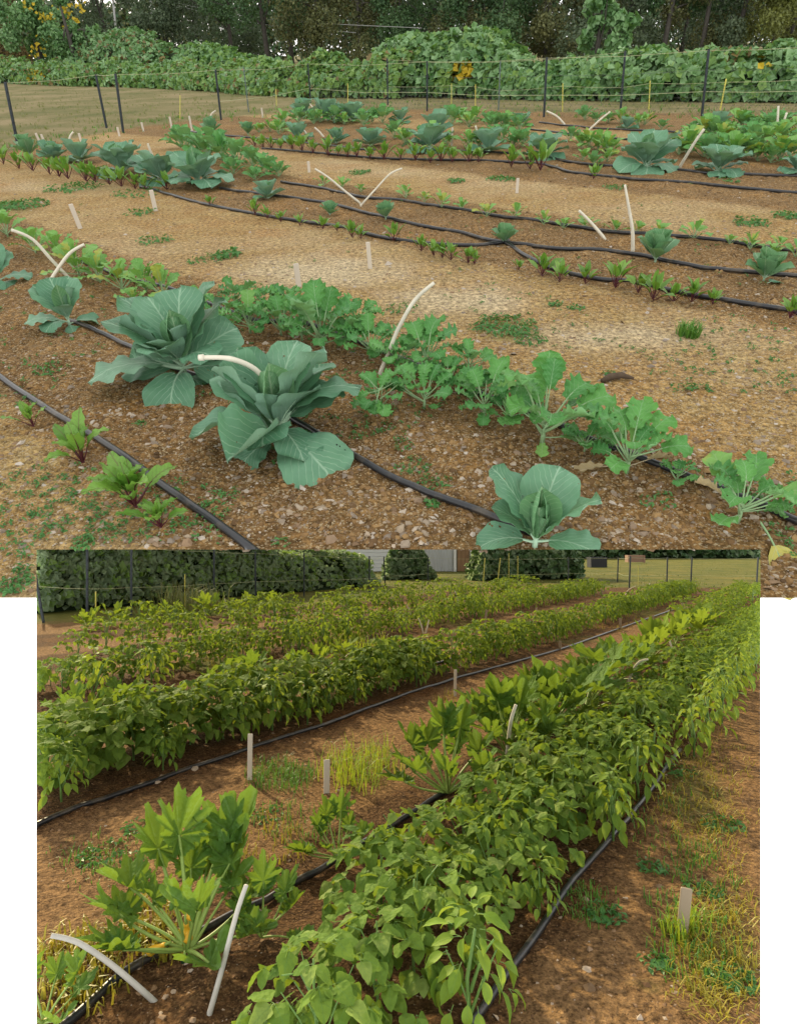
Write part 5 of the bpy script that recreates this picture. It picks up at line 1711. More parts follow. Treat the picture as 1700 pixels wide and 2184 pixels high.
CABS = [  # u, v, half width px, kind, label
    (262, 372, 62, 'big', 'dark tall cabbage at the left end of the dense clump'), (348, 388, 62, 'big', 'dark cabbage in the middle of the dense left clump'), (425, 398, 70, 'big', 'nearest cabbage of the dense left clump with drooping leaves'),
    (66, 334, 32, 'pale', 'pale cabbage at the far left end of its row'), (118, 342, 36, 'mid', 'second cabbage from the far left row end'), (172, 346, 42, 'mid', 'third cabbage from the far left row end'),
    (573, 424, 36, 'mid', 'open small cabbage just right of the dense left clump'), (704, 455, 22, 'pale', 'round little pale cabbage left of the leaning stick pair'), (823, 470, 28, 'pale', 'little pale cabbage right of the leaning stick pair'),
    (1075, 519, 31, 'pale', 'little cabbage sitting on the hose tee'), (1396, 560, 50, 'pale', 'pale cabbage beside the upright white split stick'), (1628, 598, 50, 'pale', 'pale cabbage with a fallen grey leaf at the right'),
    (916, 322, 54, 'big', 'large dark cabbage left of centre in the far row'), (1040, 326, 46, 'mid', 'open cabbage right of the large far one'), (1160, 338, 52, 'big', 'upright dark cabbage by the bend of the far hose'),
    (1375, 362, 74, 'big', 'widest dark cabbage of the far right row'), (1530, 368, 58, 'big', 'dark cabbage beside the long leaning stick'), (1700, 372, 46, 'big', 'cabbage cut by the right edge of the far row'),
    (790, 312, 38, 'mid', 'bluish cabbage behind the far beets, right of two others'), (718, 308, 30, 'mid', 'bluish cabbage in the middle behind the far beets'), (634, 300, 36, 'mid', 'bluish cabbage behind the far beets at the arched stick'),
    (451, 284, 24, 'pale', 'far pale cabbage under the hooked stick'), (530, 288, 21, 'pale', 'small far cabbage right of the hooked stick'), (648, 252, 36, 'mid', 'dark cabbage at the left of the back row'), (700, 258, 40, 'mid', 'second dark cabbage of the back row'), (752, 260, 40, 'mid', 'third dark cabbage of the back row'),
    (855, 262, 26, 'mid', 'small cabbage right of the back row'), (930, 288, 42, 'mid', 'cabbage directly behind the large far one'), (1110, 268, 26, 'mid', 'small cabbage in front of the far steel post'), (1336, 276, 24, 'mid', 'small cabbage behind the far leaning stick'), (1520, 284, 40, 'mid', 'dark cabbage of the back row at the right')]
for u, v, hw, kd, lab in CABS:
    x, y = UP.g(u, v)
    n = (6, 6, 4) if kd == 'big' else (5, 6, 4)
    pts = p_cabbage(kd, n)
    if kd == 'pale':
        pts = [p for p in pts if p[0] == 'stem'] + [('leaf', pick(LV['cab_smy']), rot_leaf(i * 137.5 + U(-15, 15), 30 + 50 * (i / 9) + U(-6, 6), U(-12, 12), (0, 0, 0.08), U(0.85, 1.1))) for i in range(10)]
    put(UP, 'cabbage', pts, x, y, U(0, 6), hw * 1.3 / UP.sc(x, y), lab, 'cabbage', CG, float(gz_up(x, y)))
x, y = UP.g(1650, 607)
single(UP, 'fallen_leaf', LV['cab_big'][0], 'fallen grey green leaf lying in front of the right pale cabbage', 'leaf', None, Matrix.Translation((x - .06, y, float(gz_up(x, y)) + .015)) @ Matrix.Rotation(-1.2, 4, 'Z') @ Matrix.Rotation(0.15, 4, 'X') @ Matrix.Scale(0.15, 4))

# tall leafy kale, leaf by leaf
KG = 'kale plants along the second hose'
def kale(u, v, rpx, leaves, label):
    more = [('kale', random.randint(0, 6), 137.5 * i + U(-20, 20), U(8, 62), U(-25, 25), U(.55, .9), U(.1, .3)) for i in range(8)]
    leaves = [(k, i + random.randint(0, 2), az + U(-12, 12), el * U(.7, .95), ro + U(-20, 20), ls * (.82 if k == 'kale_up' else .95), zz) for k, i, az, el, ro, ls, zz in leaves]
    return hand(UP, u, v, rpx * 1.08, leaves + more, label, 'kale_plant', 'kale', KG, 'kale')


kale(690, 752, 130, [('kale', 0, 175, 30, 0, 0.75, 0.15), ('kale_up', 0, 95, 74, 0, 1.05, 0.25), ('kale', 1, 30, 35, 0, 0.85, 0.2), ('kale', 2, -100, 10, 0, 0.55, 0.2), ('kale', 3, 140, 45, 0, 0.9, 0.2), ('kale_up', 1, 60, 66, 0, 0.95, 0.25), ('kale', 4, -40, 25, 0, 0.6, 0.2), ('kale', 0, -150, 25, 0, 0.6, 0.2), ('kale_up', 2, 120, 60, 0, 0.8, .2)], 'tall dark kale plant between the second cabbage and the tall stick')
kale(790, 768, 92, [('kale', 1, 160, 40, 0, 0.9, 0.2), ('kale_up', 1, 80, 72, 0, 0.95, 0.25), ('kale', 3, 20, 30, 0, 0.9, 0.2), ('kale', 0, -70, 20, 0, 0.7, 0.2), ('kale', 2, -140, 20, 0, 0.7, 0.2), ('kale_up', 2, 130, 60, 0, .9, .2)], 'kale plant left of the foot of the tall stick')
kale(600, 712, 80, [('kale', 0, 170, 40, 0, 1.0, 0.2), ('kale_up', 0, 90, 72, 0, 1.0, 0.25), ('kale', 2, 10, 35, 0, 0.9, 0.2), ('kale', 3, -80, 20, 0, 0.7, 0.2), ('kale', 4, 60, 50, 0, .9, .2), ('kale', 1, 130, 50, 0, .9, .2)], 'kale plant tucked behind the second big cabbage')
kale(535, 712, 78, [('kale', 3, 170, 40, 0, 0.9, 0.2), ('turnip', 0, 90, 65, 0, 1.0, 0.25), ('turnip', 2, 20, 35, 0, 0.9, 0.2), ('kale', 3, -60, 20, 0, 0.9, 0.2), ('kale', 4, 120, 50, 0, .8, .2)], 'pale green kale right behind the second big cabbage')
kale(908, 800, 112, [('kale_up', 2, 92, 74, 0, 0.95, 0.28), ('kale', 1, 150, 40, 0, 0.75, 0.22), ('kale', 0, 30, 30, 0, 0.8, 0.2), ('kale', 2, -30, 15, 0, 0.75, 0.18), ('kale', 3, -120, 15, 0, 0.7, 0.18), ('kale_up', 0, 60, 66, 0, .8, .25), ('kale', 4, 185, 25, 0, .8, .2)], 'upright kale plant right of the tall pale stick')
kale(905, 868, 105, [('kale', 2, 172, 25, 0, 0.95, 0.15), ('kale', 4, 130, 45, 0, 0.85, 0.2), ('kale', 1, 60, 50, 0, 0.8, 0.2), ('kale', 0, 10, 38, 0, 0.75, 0.2), ('kale', 3, -60, 5, 0, 0.4, 0.1), ('kale_up', 1, 95, 68, 0, .6, .2)], 'low kale plant in front of the upright one beside the tall stick')
kale(812, 880, 92, [('kale', 1, -100, -30, 0, 0.8, 0.55), ('kale', 0, -150, -5, 0, 0.6, 0.5), ('kale', 4, 60, 20, 0, 0.75, 0.5), ('kale', 2, 20, 10, 0, .65, .5), ('kale', 3, 140, 30, 0, .6, .5)], 'drooping kale leaf cluster right of the largest cabbage')
kale(1000, 800, 74, [('kale_up', 0, 95, 66, 0, 0.95, 0.25), ('kale', 3, 150, 40, 0, 0.8, 0.2), ('kale', 1, 35, 35, 0, 0.8, 0.2), ('kale', 2, 200, 15, 0, 0.75, 0.2)], 'small kale plant in the middle of the row')
kale(1032, 890, 118, [('kale', 3, 110, 48, 0, 0.85, 0.2), ('kale', 0, 60, 50, 0, 0.95, 0.24), ('kale', 2, 140, 25, 0, 0.7, 0.2), ('kale', 1, -80, -8, 0, 0.55, 0.2), ('kale', 4, -160, 5, 0, 0.5, 0.2), ('turnip', 1, 20, 40, 0, .7, .2), ('kale', 1, 95, 20, 0, .8, .3)], 'wide kale plant with an arching leaf left of the tall forked one')
kale(1155, 948, 168, [('kale_up', 1, 95, 80, 0, 1.02, 0.3), ('kale_up', 0, 84, 82, 10, 0.75, 0.45), ('kale', 2, 40, 48, 0, 0.88, 0.22), ('kale', 1, 30, 32, 0, 0.95, 0.22), ('kale', 3, 140, 30, 0, 0.55, 0.25), ('kale', 4, 150, 55, 0, 0.55, 0.35), ('kale', 0, -100, 32, 0, 0.42, 0.34), ('kale_up', 2, 110, 60, 0, 0.62, 0.3), ('turnip', 2, -88, -18, 0, 0.4, 0.12), ('turnip', 0, 8, 2, 0, 0.55, 0.1), ('kale', 1, 178, 18, 0, .55, .25)], 'tall forked kale plant with a bare stalk above the front cabbage')
kale(1335, 1008, 145, [('kale_up', 2, 80, 74, 0, 1.12, 0.22), ('kale', 3, 150, 40, 0, 0.95, 0.2), ('kale', 4, 125, 52, 0, 0.85, 0.2), ('kale', 1, 45, 50, 0, 0.9, 0.2), ('kale', 0, 20, 46, 0, 0.7, 0.2), ('kale', 2, 172, 20, 0, 0.6, 0.14), ('dead', 0, 28, 16, 0, 0.62, 0.1), ('dead', 0, -160, -4, 0, 0.7, 0.12), ('turnip', 3, 100, 56, 0, .7, .2)], 'open kale plant with two withered leaves near the right end of the row')
kale(1572, 1112, 142, [('kale_up', 0, 92, 70, 0, 1.1, 0.25), ('kale', 0, 148, 45, 0, 0.85, 0.22), ('turnip', 1, 140, 35, 0, 1.05, 0.2), ('turnip', 2, 20, 42, 0, 1.15, 0.22), ('kale', 3, 60, 48, 0, 0.65, 0.22), ('kale', 4, 10, 30, 0, .7, .2), ('dead', 0, 165, 30, 0, 0.7, 0.2)], 'last kale plant at the right with one big yellow leaf')
for u, v, r, lab in [(645, 728, 74, 'kale plant in the gap left of the tall dark one'), (742, 745, 84, 'leafy kale directly behind the tall stick row'), (850, 790, 84, 'kale plant at the foot of the tall pale stick'), (955, 835, 80, 'kale plant right of the low one by the stick'), (1085, 905, 92, 'kale plant left of the tall forked one'), (1245, 965, 70, 'small kale plant on the hose right of the forked one'), (480, 690, 66, 'kale plant at the back of the second big cabbage'), (570, 665, 60, 'small kale behind the row near the pale grey stake'), (1440, 1035, 60, 'small kale plant between the two at the right end'), (510, 655, 64, 'kale plant at the upper end of the row behind the second big cabbage'), (620, 668, 74, 'kale plant behind the row left of the tall dark one'), (705, 700, 74, 'kale plant just behind the tall dark one'), (770, 700, 66, 'kale plant on the path side of the tall stick'), (1015, 850, 74, 'kale plant between the low one and the wide one'), (1130, 850, 60, 'small kale plant behind the tall forked one')]:
    kale(u, v, r, [('kale', random.randint(0, 6), 137.5 * i + U(-20, 20), 20 + 50 * i / 8, U(-15, 15), U(.75, 1.0), U(.1, .3)) for i in range(6)], lab)
for i, (u, v, r, lab) in enumerate([(18, 505, 50, 'light green seedling clump at the left end behind the crossed sticks'), (78, 540, 50, 'light green turnip plant beside the crossed sticks'), (128, 552, 45, 'light green turnip plant behind the crossing of the sticks'), (172, 592, 60, 'broad light green turnip plant right of the crossed sticks'),
                                    (214, 598, 56, 'taller light green turnip plant on the left hose'), (262, 616, 56, 'turnip plant in the middle of the left seedlings'), (315, 628, 54, 'turnip plant near the second big cabbage'), (352, 640, 54, 'last light green turnip plant before the second big cabbage'), (290, 655, 36, 'small turnip plant in front of the left seedlings'), (420, 668, 46, 'light turnip plant behind the second big cabbage')]):
    x, y = UP.g(u, v)
    put(UP, 'turnip_plant', p_rosette('turnip', 11, (20, 75), (0.9, 1.2), 'kale'), x, y, U(0, 6), 1.2 * r / UP.sc(x, y), lab, 'turnip greens', 'light green turnip plants at the left', float(gz_up(x, y)))

# seedlings along the middle hose
SEED = [(866, 424, 20), (905, 432, 16), (942, 446, 26), (985, 450, 16), (1038, 464, 22), (1100, 466, 22), (1160, 482, 22), (1200, 488, 18), (1250, 486, 22), (1312, 496, 22), (1358, 500, 18), (1402, 506, 20), (1478, 512, 28), (1555, 522, 16), (1598, 532, 26), (1645, 545, 24), (1695, 552, 30), (1660, 530, 20), (770, 412, 14), (730, 402, 16), (690, 396, 16)]
for i, (u, v, r) in enumerate(sorted(SEED)):
    x, y = UP.g(u, v)
    put(UP, 'seedling', p_rosette('turnip_sm', 8, (25, 70), (0.9, 1.3), None), x, y, U(0, 6), 1.4 * r / UP.sc(x, y), f'pale green seedling, {ordinal(i + 1)} from the left along the middle hose', 'seedling', 'pale seedlings along the middle hose', float(gz_up(x, y)))

# leafy greens behind the dense cabbages and at the far right
GREEN = [(405, 330, 36), (440, 340, 40), (475, 345, 40), (508, 352, 38), (540, 362, 34), (570, 372, 30), (596, 378, 24), (455, 322, 34), (390, 318, 30), (500, 375, 24), (545, 385, 20)]
for i, (u, v, r) in enumerate(sorted(GREEN)):
    x, y = UP.g(u, v)
    put(UP, 'leafy_green', p_rosette('kale_sm', 13, (15, 70), (0.9, 1.25), None), x, y, U(0, 6), 1.5 * r / UP.sc(x, y), f'bright leafy green right of the dense cabbage clump, {ordinal(i + 1)} from the left', 'leafy green', 'greens beside the dense cabbage clump', float(gz_up(x, y)))
G2 = []
random.seed(21)
GROWS = ['back row by the centre post', 'row behind the large far cabbage', 'row at the far middle post', 'row left of the widest far cabbage', 'short row at the hose bend', 'right hand row by the leaning stick', 'row below the two upright sticks', 'rearmost right hand row', 'row under the far leaning stick', 'gap between two far cabbages', 'row left of the back cabbages']
for gi, (u0, v0, u1, v1, n, r) in enumerate([(600, 268, 830, 268, 9, 20), (830, 300, 1060, 318, 8, 22), (960, 262, 1110, 282, 9, 22), (1210, 305, 1310, 330, 6, 22), (1220, 345, 1300, 352, 3, 20), (1440, 330, 1690, 345, 12, 32), (1450, 300, 1700, 312, 13, 28), (1560, 275, 1700, 285, 8, 24), (1230, 262, 1420, 272, 7, 18), (1060, 300, 1120, 312, 3, 22), (540, 280, 620, 284, 4, 16)]):
    for i in range(n):
        t = (i + U(0.1, .9)) / n
        G2.append((u0 + (u1 - u0) * t, v0 + (v1 - v0) * t + U(-6, 6), r * U(.8, 1.2), f'leafy green, {ordinal(i + 1)} from the left in the {GROWS[gi]}'))
for u, v, r, w in G2:
    x, y = UP.g(u, v)
    lab = w
    put(UP, 'leafy_green', p_rosette(pick(['kale_sm', 'turnip_sm']), 13, (20, 72), (0.9, 1.25), None), x, y, U(0, 6), 1.5 * r / UP.sc(x, y), lab, 'leafy green', 'leafy greens in the far rows', float(gz_up(x, y)))

# its big yellow leaf hangs over the end of the plot
for ob in list(C.objects):
    if ob.get('label', '').startswith('last kale plant'):
        ob['label'] = 'last kale plant at the right, one big yellow leaf hanging from its stalk'
        tip = UP.mi @ ob.matrix_world.translation
        mw = UP.m @ Matrix.Translation((tip.x + 0.05, tip.y - 0.03, tip.z + 0.05)) @ Matrix.Rotation(math.radians(-48 - 90 + math.degrees(math.atan2(tip.y, tip.x)) - 90), 4, 'Z') @ Matrix.Rotation(-0.1, 4, 'X') @ Matrix.Scale(0.36, 4)
        me = cut(LV['yellow'][0], mw, [-EDGE_R])
        if me:
            link('yellow_leaf', me, ob, ob.matrix_world.inverted() @ mw)
# beets
random.seed(5)
BG = 'beet plants'
for u, v, r, n, lab in [(72, 908, 46, 7, 'smallest beet plant of the three by the bottom left hose'), (178, 985, 74, 12, 'middle beet plant by the bottom left hose with dark red stalks'), (292, 1085, 92, 15, 'largest beet plant, nearest the lip, by the bottom left hose'), (345, 1128, 62, 10, 'beet plant leaning out beside the largest one')]:
    x, y = UP.g(u, v)
    put(UP, 'beet_plant', p_rosette('beet', n, (40, 85), (0.95, 1.35), 'beet'), x, y, U(0, 6), 1.25 * r / UP.sc(x, y), lab, 'beet', BG, float(gz_up(x, y)))
rows = [('row at the far left', [(10, 352, 22), (42, 360, 20), (72, 366, 22), (108, 374, 24), (128, 378, 22), (148, 384, 26), (186, 388, 24), (206, 390, 24), (236, 396, 24), (262, 400, 24), (290, 404, 22), (312, 405, 18), (358, 405, 20)]),
        ('row on the left hose', [(450, 440, 14), (545, 462, 20), (572, 468, 16), (600, 474, 14), (640, 482, 14), (690, 492, 18), (720, 497, 12), (752, 507, 22), (770, 510, 16), (840, 515, 22), (898, 536, 20), (925, 546, 22), (943, 550, 22), (962, 555, 22), (998, 562, 22), (1012, 564, 18)]),
        ('row on the right hose', [(1156, 590, 32), (1193, 602, 26), (1247, 606, 26), (1310, 620, 36), (1360, 628, 28), (1392, 640, 36), (1436, 641, 26), (1474, 642, 30), (1518, 650, 20), (1683, 680, 30), (1106, 575, 14)]),
        ('row before the far cabbages', [(545, 313, 14), (562, 316, 16), (580, 318, 16), (600, 320, 14), (625, 322, 18), (645, 325, 22), (668, 328, 16), (700, 332, 22), (722, 333, 14), (742, 335, 18), (762, 336, 18), (790, 338, 16), (820, 340, 22), (855, 342, 16), (886, 344, 24), (918, 346, 18), (940, 346, 22), (965, 347, 22), (1000, 347, 22), (1020, 348, 18), (1090, 358, 28), (1130, 362, 26), (1152, 366, 34), (1265, 383, 18)])]
for rn, L in rows:
    for i, (u, v, r) in enumerate(L):
        x, y = UP.g(u, v)
        put(UP, 'beet_plant', p_rosette('beet_sm', 9, (35, 80), (0.9, 1.35), None), x, y, U(0, 6), 1.6 * r / UP.sc(x, y), f'small beet plant, {ordinal(i + 1)} from the left in the {rn}', 'beet', BG, float(gz_up(x, y)))


# ================================================================= LOWER TERRACE: bean, pepper and squash rows
random.seed(11)
AX, AY = 0.566, 0.824                             # direction of the rows; q counts across them


def rowpt(q, y):
    """The point of the row q that lies y metres ahead."""
    x = (q + y * 0.566) / 0.824
    return x, y


def bed_lo(q):
    r = np.zeros_like(q)
    for c, w in ((-1.45, .55), (-2.17, .3), (-4.2, .5), (-5.9, .4), (-7.1, .7), (-9.2, .7), (-11.5, .8)):
        r = np.maximum(r, np.exp(-((q - c) / w) ** 4))
    return r


def gz_lo(x, y):
    x = np.asarray(x, float)
    y = np.asarray(y, float)
    b = bed_lo(x * 0.824 - y * 0.566)
    return (fbm(x * 3.0 + 80, y * 3.0 + 80, 41, 3) - 0.45) * (0.04 + 0.03 * b) + (fbm(x * 13 + 80, y * 13 + 80, 51, 3) - 0.45) * (0.018 + 0.012 * b)


MOSS_LO = [(600, 1655, 80, 40, .9), (770, 1640, 90, 50, .6), (200, 1980, 140, 80, .5), (560, 1740, 120, 40, .5), (1260, 1920, 90, 60, .4), (250, 1820, 120, 60, .45)]
DRY_LO = [(1480, 1700, 110, 160, .55), (1560, 2000, 120, 160, .5), (1400, 2100, 160, 60, .35), (150, 2080, 110, 70, .5), (330, 2000, 60, 60, .4), (1230, 1365, 120, 20, .5), (1400, 1310, 80, 18, .6), (470, 1420, 140, 26, .7), (1000, 1330, 200, 14, .5), (560, 1790, 100, 60, .3)]


def kind_lo(x, y, u, v):
    q = x * 0.824 - y * 0.566
    lawn = smooth(25.5, 28, y) * smooth(1150, 1240, u) 
    lawn = np.maximum(lawn, smooth(26, 30, y))
    lawn = np.maximum(lawn, smooth(12, 16, y) * (1 - smooth(-12.8, -12.0, q)))
    for cx, cy, a, b_, k in DRY_LO:
        lawn = np.maximum(lawn, k * np.exp(-(((u - cx) / a) ** 2 + ((v - cy) / b_) ** 2)))
    moss = np.zeros_like(u) + 0.15
    for cx, cy, a, b_, k in MOSS_LO:
        moss = np.maximum(moss, k * np.exp(-(((u - cx) / a) ** 2 + ((v - cy) / b_) ** 2)))
    return np.stack([lawn, bed_lo(q), moss, np.ones_like(u)], -1)


us = np.array(sorted(set(list(range(80, 1621, 4)) + [79, 1621])), float)
a_ = grid_ground(LO, 'ground', us, lambda u, p: 1172 + 11 + (2330 - 1183) * (1 - p), np.linspace(0, 1, 280), gz_lo, kind_lo, None)
ground_obj(LO, 'ground', *a_, M['soil_lo'], 'reddish soil of the bean plot with dry grass paths and a lawn beyond')
scatter(LO, 2200, 1650, 2300, 0.004, 0.02, gz_lo, (80, 1620), 'pebbles', M['rock_lo'], 'small stones on the reddish soil between the bean rows')
scatter(LO, 700, 1380, 1700, 0.006, 0.026, gz_lo, (80, 1620), 'pebbles', M['rock_lo'], 'small stones on the far reddish path')
for u, v, s, lab in [(338, 1886 - 216, .03, 'white stone under the front pepper of the left row'), (415, 1585 + 60, .03, 'pale stone by the left hose'), (495, 1610, .03, 'two toned stone beside the left hose'), (1258, 2213 - 100, .03, 'whitish stone beside the right hose'), (345, 1660, .028, 'pale stone in the shade of the left beans'), (1405, 1890, .02, 'small white stone on the right hand soil')]:
    x, y, z = gpt(LO, u, v, gz_lo)
    single(LO, 'stone', stones('stone', [(0, 0, 0)], [s], M['rock']), lab, 'stone', 'single stones on the bean plot', Matrix.Translation((x, y, z + s * 0.3)))

hose(LO, [(965, 2240), (1010, 2184), (1080, 2085), (1140, 2005), (1200, 1915), (1240, 1862), (1285, 1812), (1325, 1765), (1360, 1722), (1400, 1670), (1450, 1600)], 0.0155, 'black hose along the right hand pepper row', gz_lo)
hose(LO, [(60, 2250), (150, 2184), (250, 2092), (330, 2045), (430, 1995), (520, 1945), (600, 1903), (690, 1850), (770, 1800), (860, 1748), (940, 1698), (1000, 1668), (1060, 1632), (1130, 1570), (1200, 1530)], 0.0165, 'black hose under the two near squash plants', gz_lo)
hose(LO, [(60, 1768), (80, 1762), (180, 1722), (300, 1680), (420, 1640), (560, 1592), (700, 1545), (800, 1508), (900, 1472), (1030, 1432), (1190, 1388), (1320, 1342), (1450, 1296)], 0.0165, 'black hose at the foot of the left bean row', gz_lo)
hose(LO, [(860, 1440), (960, 1408), (1060, 1380), (1190, 1350)], 0.0165, 'far black hose behind the left bean row', gz_lo)

for px, lab in [([(110, 1995), (145, 2002), (182, 2018), (250, 2066), (335, 2140)], 'long thick pale stick leaning across the lower left corner'), ([(526, 1888), (505, 1950), (472, 2075), (444, 2175)], 'pale jointed stick rising beside the yellow squash plant')]:
    stick(LO, px, 0.0105, lab, gz_lo, 'pale sticks in the bean plot', mat='stick_grey', r1=0.008)
for px, lab in [([(1100, 1503), (1090, 1535), (1084, 1580), (1080, 1636)], 'upright pale bent stick at the second squash plant'), ([(1118, 1548), (1128, 1575), (1138, 1592)], 'short broken pale stick right of the upright one'), ([(1382, 1406), (1362, 1412), (1346, 1436), (1336, 1470)], 'arched pale stick over the squash leaves further up'),
                ([(1355, 1250), (1340, 1258), (1330, 1275)], 'far arched pale stick in the row beyond the path'), ([(1386, 1243), (1382, 1252), (1378, 1270)], 'far upright pale stick beyond the path'), ([(892, 1318), (898, 1332), (903, 1350)], 'leaning pale stick in the far left row'), ([(915, 1322), (912, 1335), (908, 1350)], 'second pale stick crossing in the far left row'),
                ([(480, 1277), (484, 1290), (488, 1305)], 'thin pale stick at the back row on the left'), ([(432, 1293), (436, 1302), (440, 1312)], 'white tipped stick at the back row on the left'), ([(1427, 1365), (1430, 1376), (1436, 1392)], 'broken pale stick on the right hand rows'), ([(970, 1260), (974, 1272), (978, 1290)], 'pale stick among the far middle beans'),
                ([(867, 1290), (872, 1298), (876, 1312)], 'short pale stick in the middle far row')]:
    stick(LO, px, 0.016, lab, gz_lo, 'pale sticks in the bean plot')
for u, v, vt, w, lab, ln in [(533, 1664, 1565, 0.035, 'pale stake beside the dark weed patch on the path', 0), (697, 1692, 1620, 0.04, 'stake at the edge of the lime green grass', 0), (970, 1486, 1428, 0.032, 'stake in the middle of the soil path', .03), (1194, 1387, 1367, 0.04, 'far stake on the path behind the squash leaves', 0), (1323, 1342, 1318, 0.045, 'far stake where the path narrows', 0),
                             (1455, 1312, 1286, 0.06, 'stake at the far end of the path', .03), (1454, 1990, 1892, 0.045, 'broad weathered stake on the dry grass at the right', .12), (163, 1478, 1446, 0.035, 'stake behind the left pepper', 0), (620, 1390, 1372, 0.035, 'small stake in the second bed', 0), (1035, 1328, 1300, 0.05, 'leaning stake in the far bed', .1), (1144, 1312, 1296, 0.05, 'short stake in the far bed', 0), (1283, 1268, 1256, 0.06, 'far stake near the row ends', 0), (1392, 1322, 1312, 0.05, 'short stake by the end of the path', 0)]:
    stake(LO, u, v, vt, w, lab, gz_lo, 'wooden stakes in the bean plot', 'stake_dark' if 'weathered' in lab or v < 1400 else 'stake', ln)

# ---- plants
BEANS = [p_bean(False, 93) for i in range(5)]
BEANS_L = [p_bean(True, 78) for i in range(4)]
FAR = {M['bean']: M['beanfar'], M['pepper']: M['beanfar'], M['squash']: M['beanfar']}
def farset(L):
    out = []
    for P in L:
        st = [p for p in P if p[0] == 'stem']
        me = joined([p for p in P if p[0] != 'stem'], 'foliage', FAR)
        out.append(st + [('foliage', me, Matrix(), {'kind': 'stuff'})])
    return out
BEANS_F = farset([p_bean(True, 90, 0.78) for i in range(5)])
PEPS = [p_pepper(False, 52) for i in range(5)]
PEPS_L = [p_pepper(True, 46) for i in range(4)]
PEPS_F = farset([p_pepper(True, 60, 0.9) for i in range(4)])
SQ = [p_squash(False, 12) for i in range(3)]
SQ_L = [p_squash(True, 12) for i in range(4)]
SQ_F = farset(SQ_L)


def row(kind, q, y0, y1, step, s, jq, where, noun, skip=None):
    near, mid, far = {'bean': (BEANS, BEANS_L, BEANS_F), 'pepper': (PEPS, PEPS_L, PEPS_F), 'squash': (SQ, SQ_L, SQ_F)}[kind]
    i = 0
    y = y0
    while y < y1:
        st = step * (1 + max(0, y - 8) * 0.045)
        yy = y + U(-.12, .12) * st
        x, yy = rowpt(q + U(-jq, jq), yy)
        u, v = LO.pix(x, yy)
        y += st * 0.824
        i += 1
        if not (20 < u < 1680) or (skip and skip(u, v)):
            continue
        L = near if yy < 5.2 else (mid if yy < 8.5 else far)
        if random.random() < 0.05 and yy > 6:
            continue
        k = s * (U(.72, 1.2) if yy > 6 else U(.88, 1.15)) * (1 + max(0, y - 8) * 0.012)
        lab = f'{noun}, {ordinal(i)} from the near end of {where}' if i <= 28 else f'{noun} in the far part of {where}'
        put(LO, {'bean': 'bean_plant', 'pepper': 'pepper_plant', 'squash': 'squash_plant'}[kind], pick(L), x, yy, U(0, 6.28), k, lab, {'bean': 'bean plant', 'pepper': 'pepper plant', 'squash': 'squash plant'}[kind], f'{kind} plants of {where}', float(gz_lo(x, yy)))


row('bean', -1.36, 2.02, 24, 0.28, 0.9, .05, 'the front bean row', 'bushy dark green bean plant')
row('bean', -1.62, 2.75, 14, 0.33, 0.84, .05, 'the front row, left side', 'bushy green bean plant')
row('bean', -4.36, 3.0, 23, 0.23, 1.12, .07, 'the left bean row', 'bushy green bean plant')
row('bean', -7.15, 6.2, 24, 0.30, 1.12, .1, 'the second bean row', 'green bean plant')
row('bean', -7.55, 6.6, 24, 0.36, 1.0, .1, 'the second row, rear side', 'green bean plant')
row('bean', -9.3, 9.5, 24, 0.42, 1.25, .2, 'the third bean row', 'pale green bean plant')
row('bean', -11.3, 12.5, 23, 0.55, 1.3, .25, 'the rear bean row', 'pale green bean plant')
row('bean', -4.68, 3.4, 9, 0.3, 1.1, .08, 'the left bean row, far side', 'bushy bean plant')
row('bean', -2.75, 14, 24, 0.5, 1.1, .2, 'the row end by the far path stakes', 'bean plant')
row('pepper', -4.1, 5.4, 23, 0.36, 1.05, .05, 'the left row, path side', 'pepper plant')
row('pepper', -0.95, 5.05, 22, 0.52, 1.08, .06, 'the right hand pepper row', 'yellow green pepper plant')
row('pepper', -6.75, 8.6, 22, 0.62, 1.15, .1, 'the second bean row', 'bright green pepper plant')
row('pepper', -9.0, 11, 22, 0.9, 1.2, .1, 'the third bean row', 'bright green pepper plant')
row('squash', -2.17, 5.3, 12.5, 0.62, 0.68, .1, 'the middle squash row', 'leafy squash plant')
row('bean', -2.15, 12.5, 24, 0.5, 1.0, .15, 'the far squash row end', 'pale bean plant')
row('squash', -5.9, 5.6, 9.5, 0.55, 0.42, .15, 'the short squash bed at the left', 'low squash plant')
row('squash', -12.6, 13, 18, 0.6, 0.62, .2, 'the rear squash bed', 'far squash plant')
x, y = LO.g(610, 2300)
put(LO, 'bean_plant', pick(BEANS), x, y, 0.4, 0.5, 'small bean plant by the foot of the jointed pale stick at the bottom', 'bean plant', None, 0)
PG = 'pepper plants standing singly'
for u, v, hpx, lab in [(1005, 2205, 290, 'large pepper plant at the bottom, right of the front beans'), (1150, 1958, 140, 'small pepper plant against the right hose'), (1306, 1795, 160, 'pepper plant beside the bend of the right hose'), (1362, 1700, 150, 'pepper plant next up the row from the hose bend'), (1395, 1650, 120, 'pepper plant leaning over the upper part of the right hose'),
                       (132, 1712, 130, 'yellow green pepper plant at the near end of the left row'), (348, 1645, 95, 'small yellow green pepper in front of the left beans'), (200, 1500, 125, 'tall pale pepper plant in front of the second bean row'), (325, 1470, 110, 'pale pepper plant right of the tall one before the second bean row')]:
    x, y = LO.g(u, v)
    put(LO, 'pepper_plant', pick(PEPS), x, y, U(0, 6.28), hpx / LO.sc(x, y) / 0.47, lab, 'pepper plant', PG, float(gz_lo(x, y)))


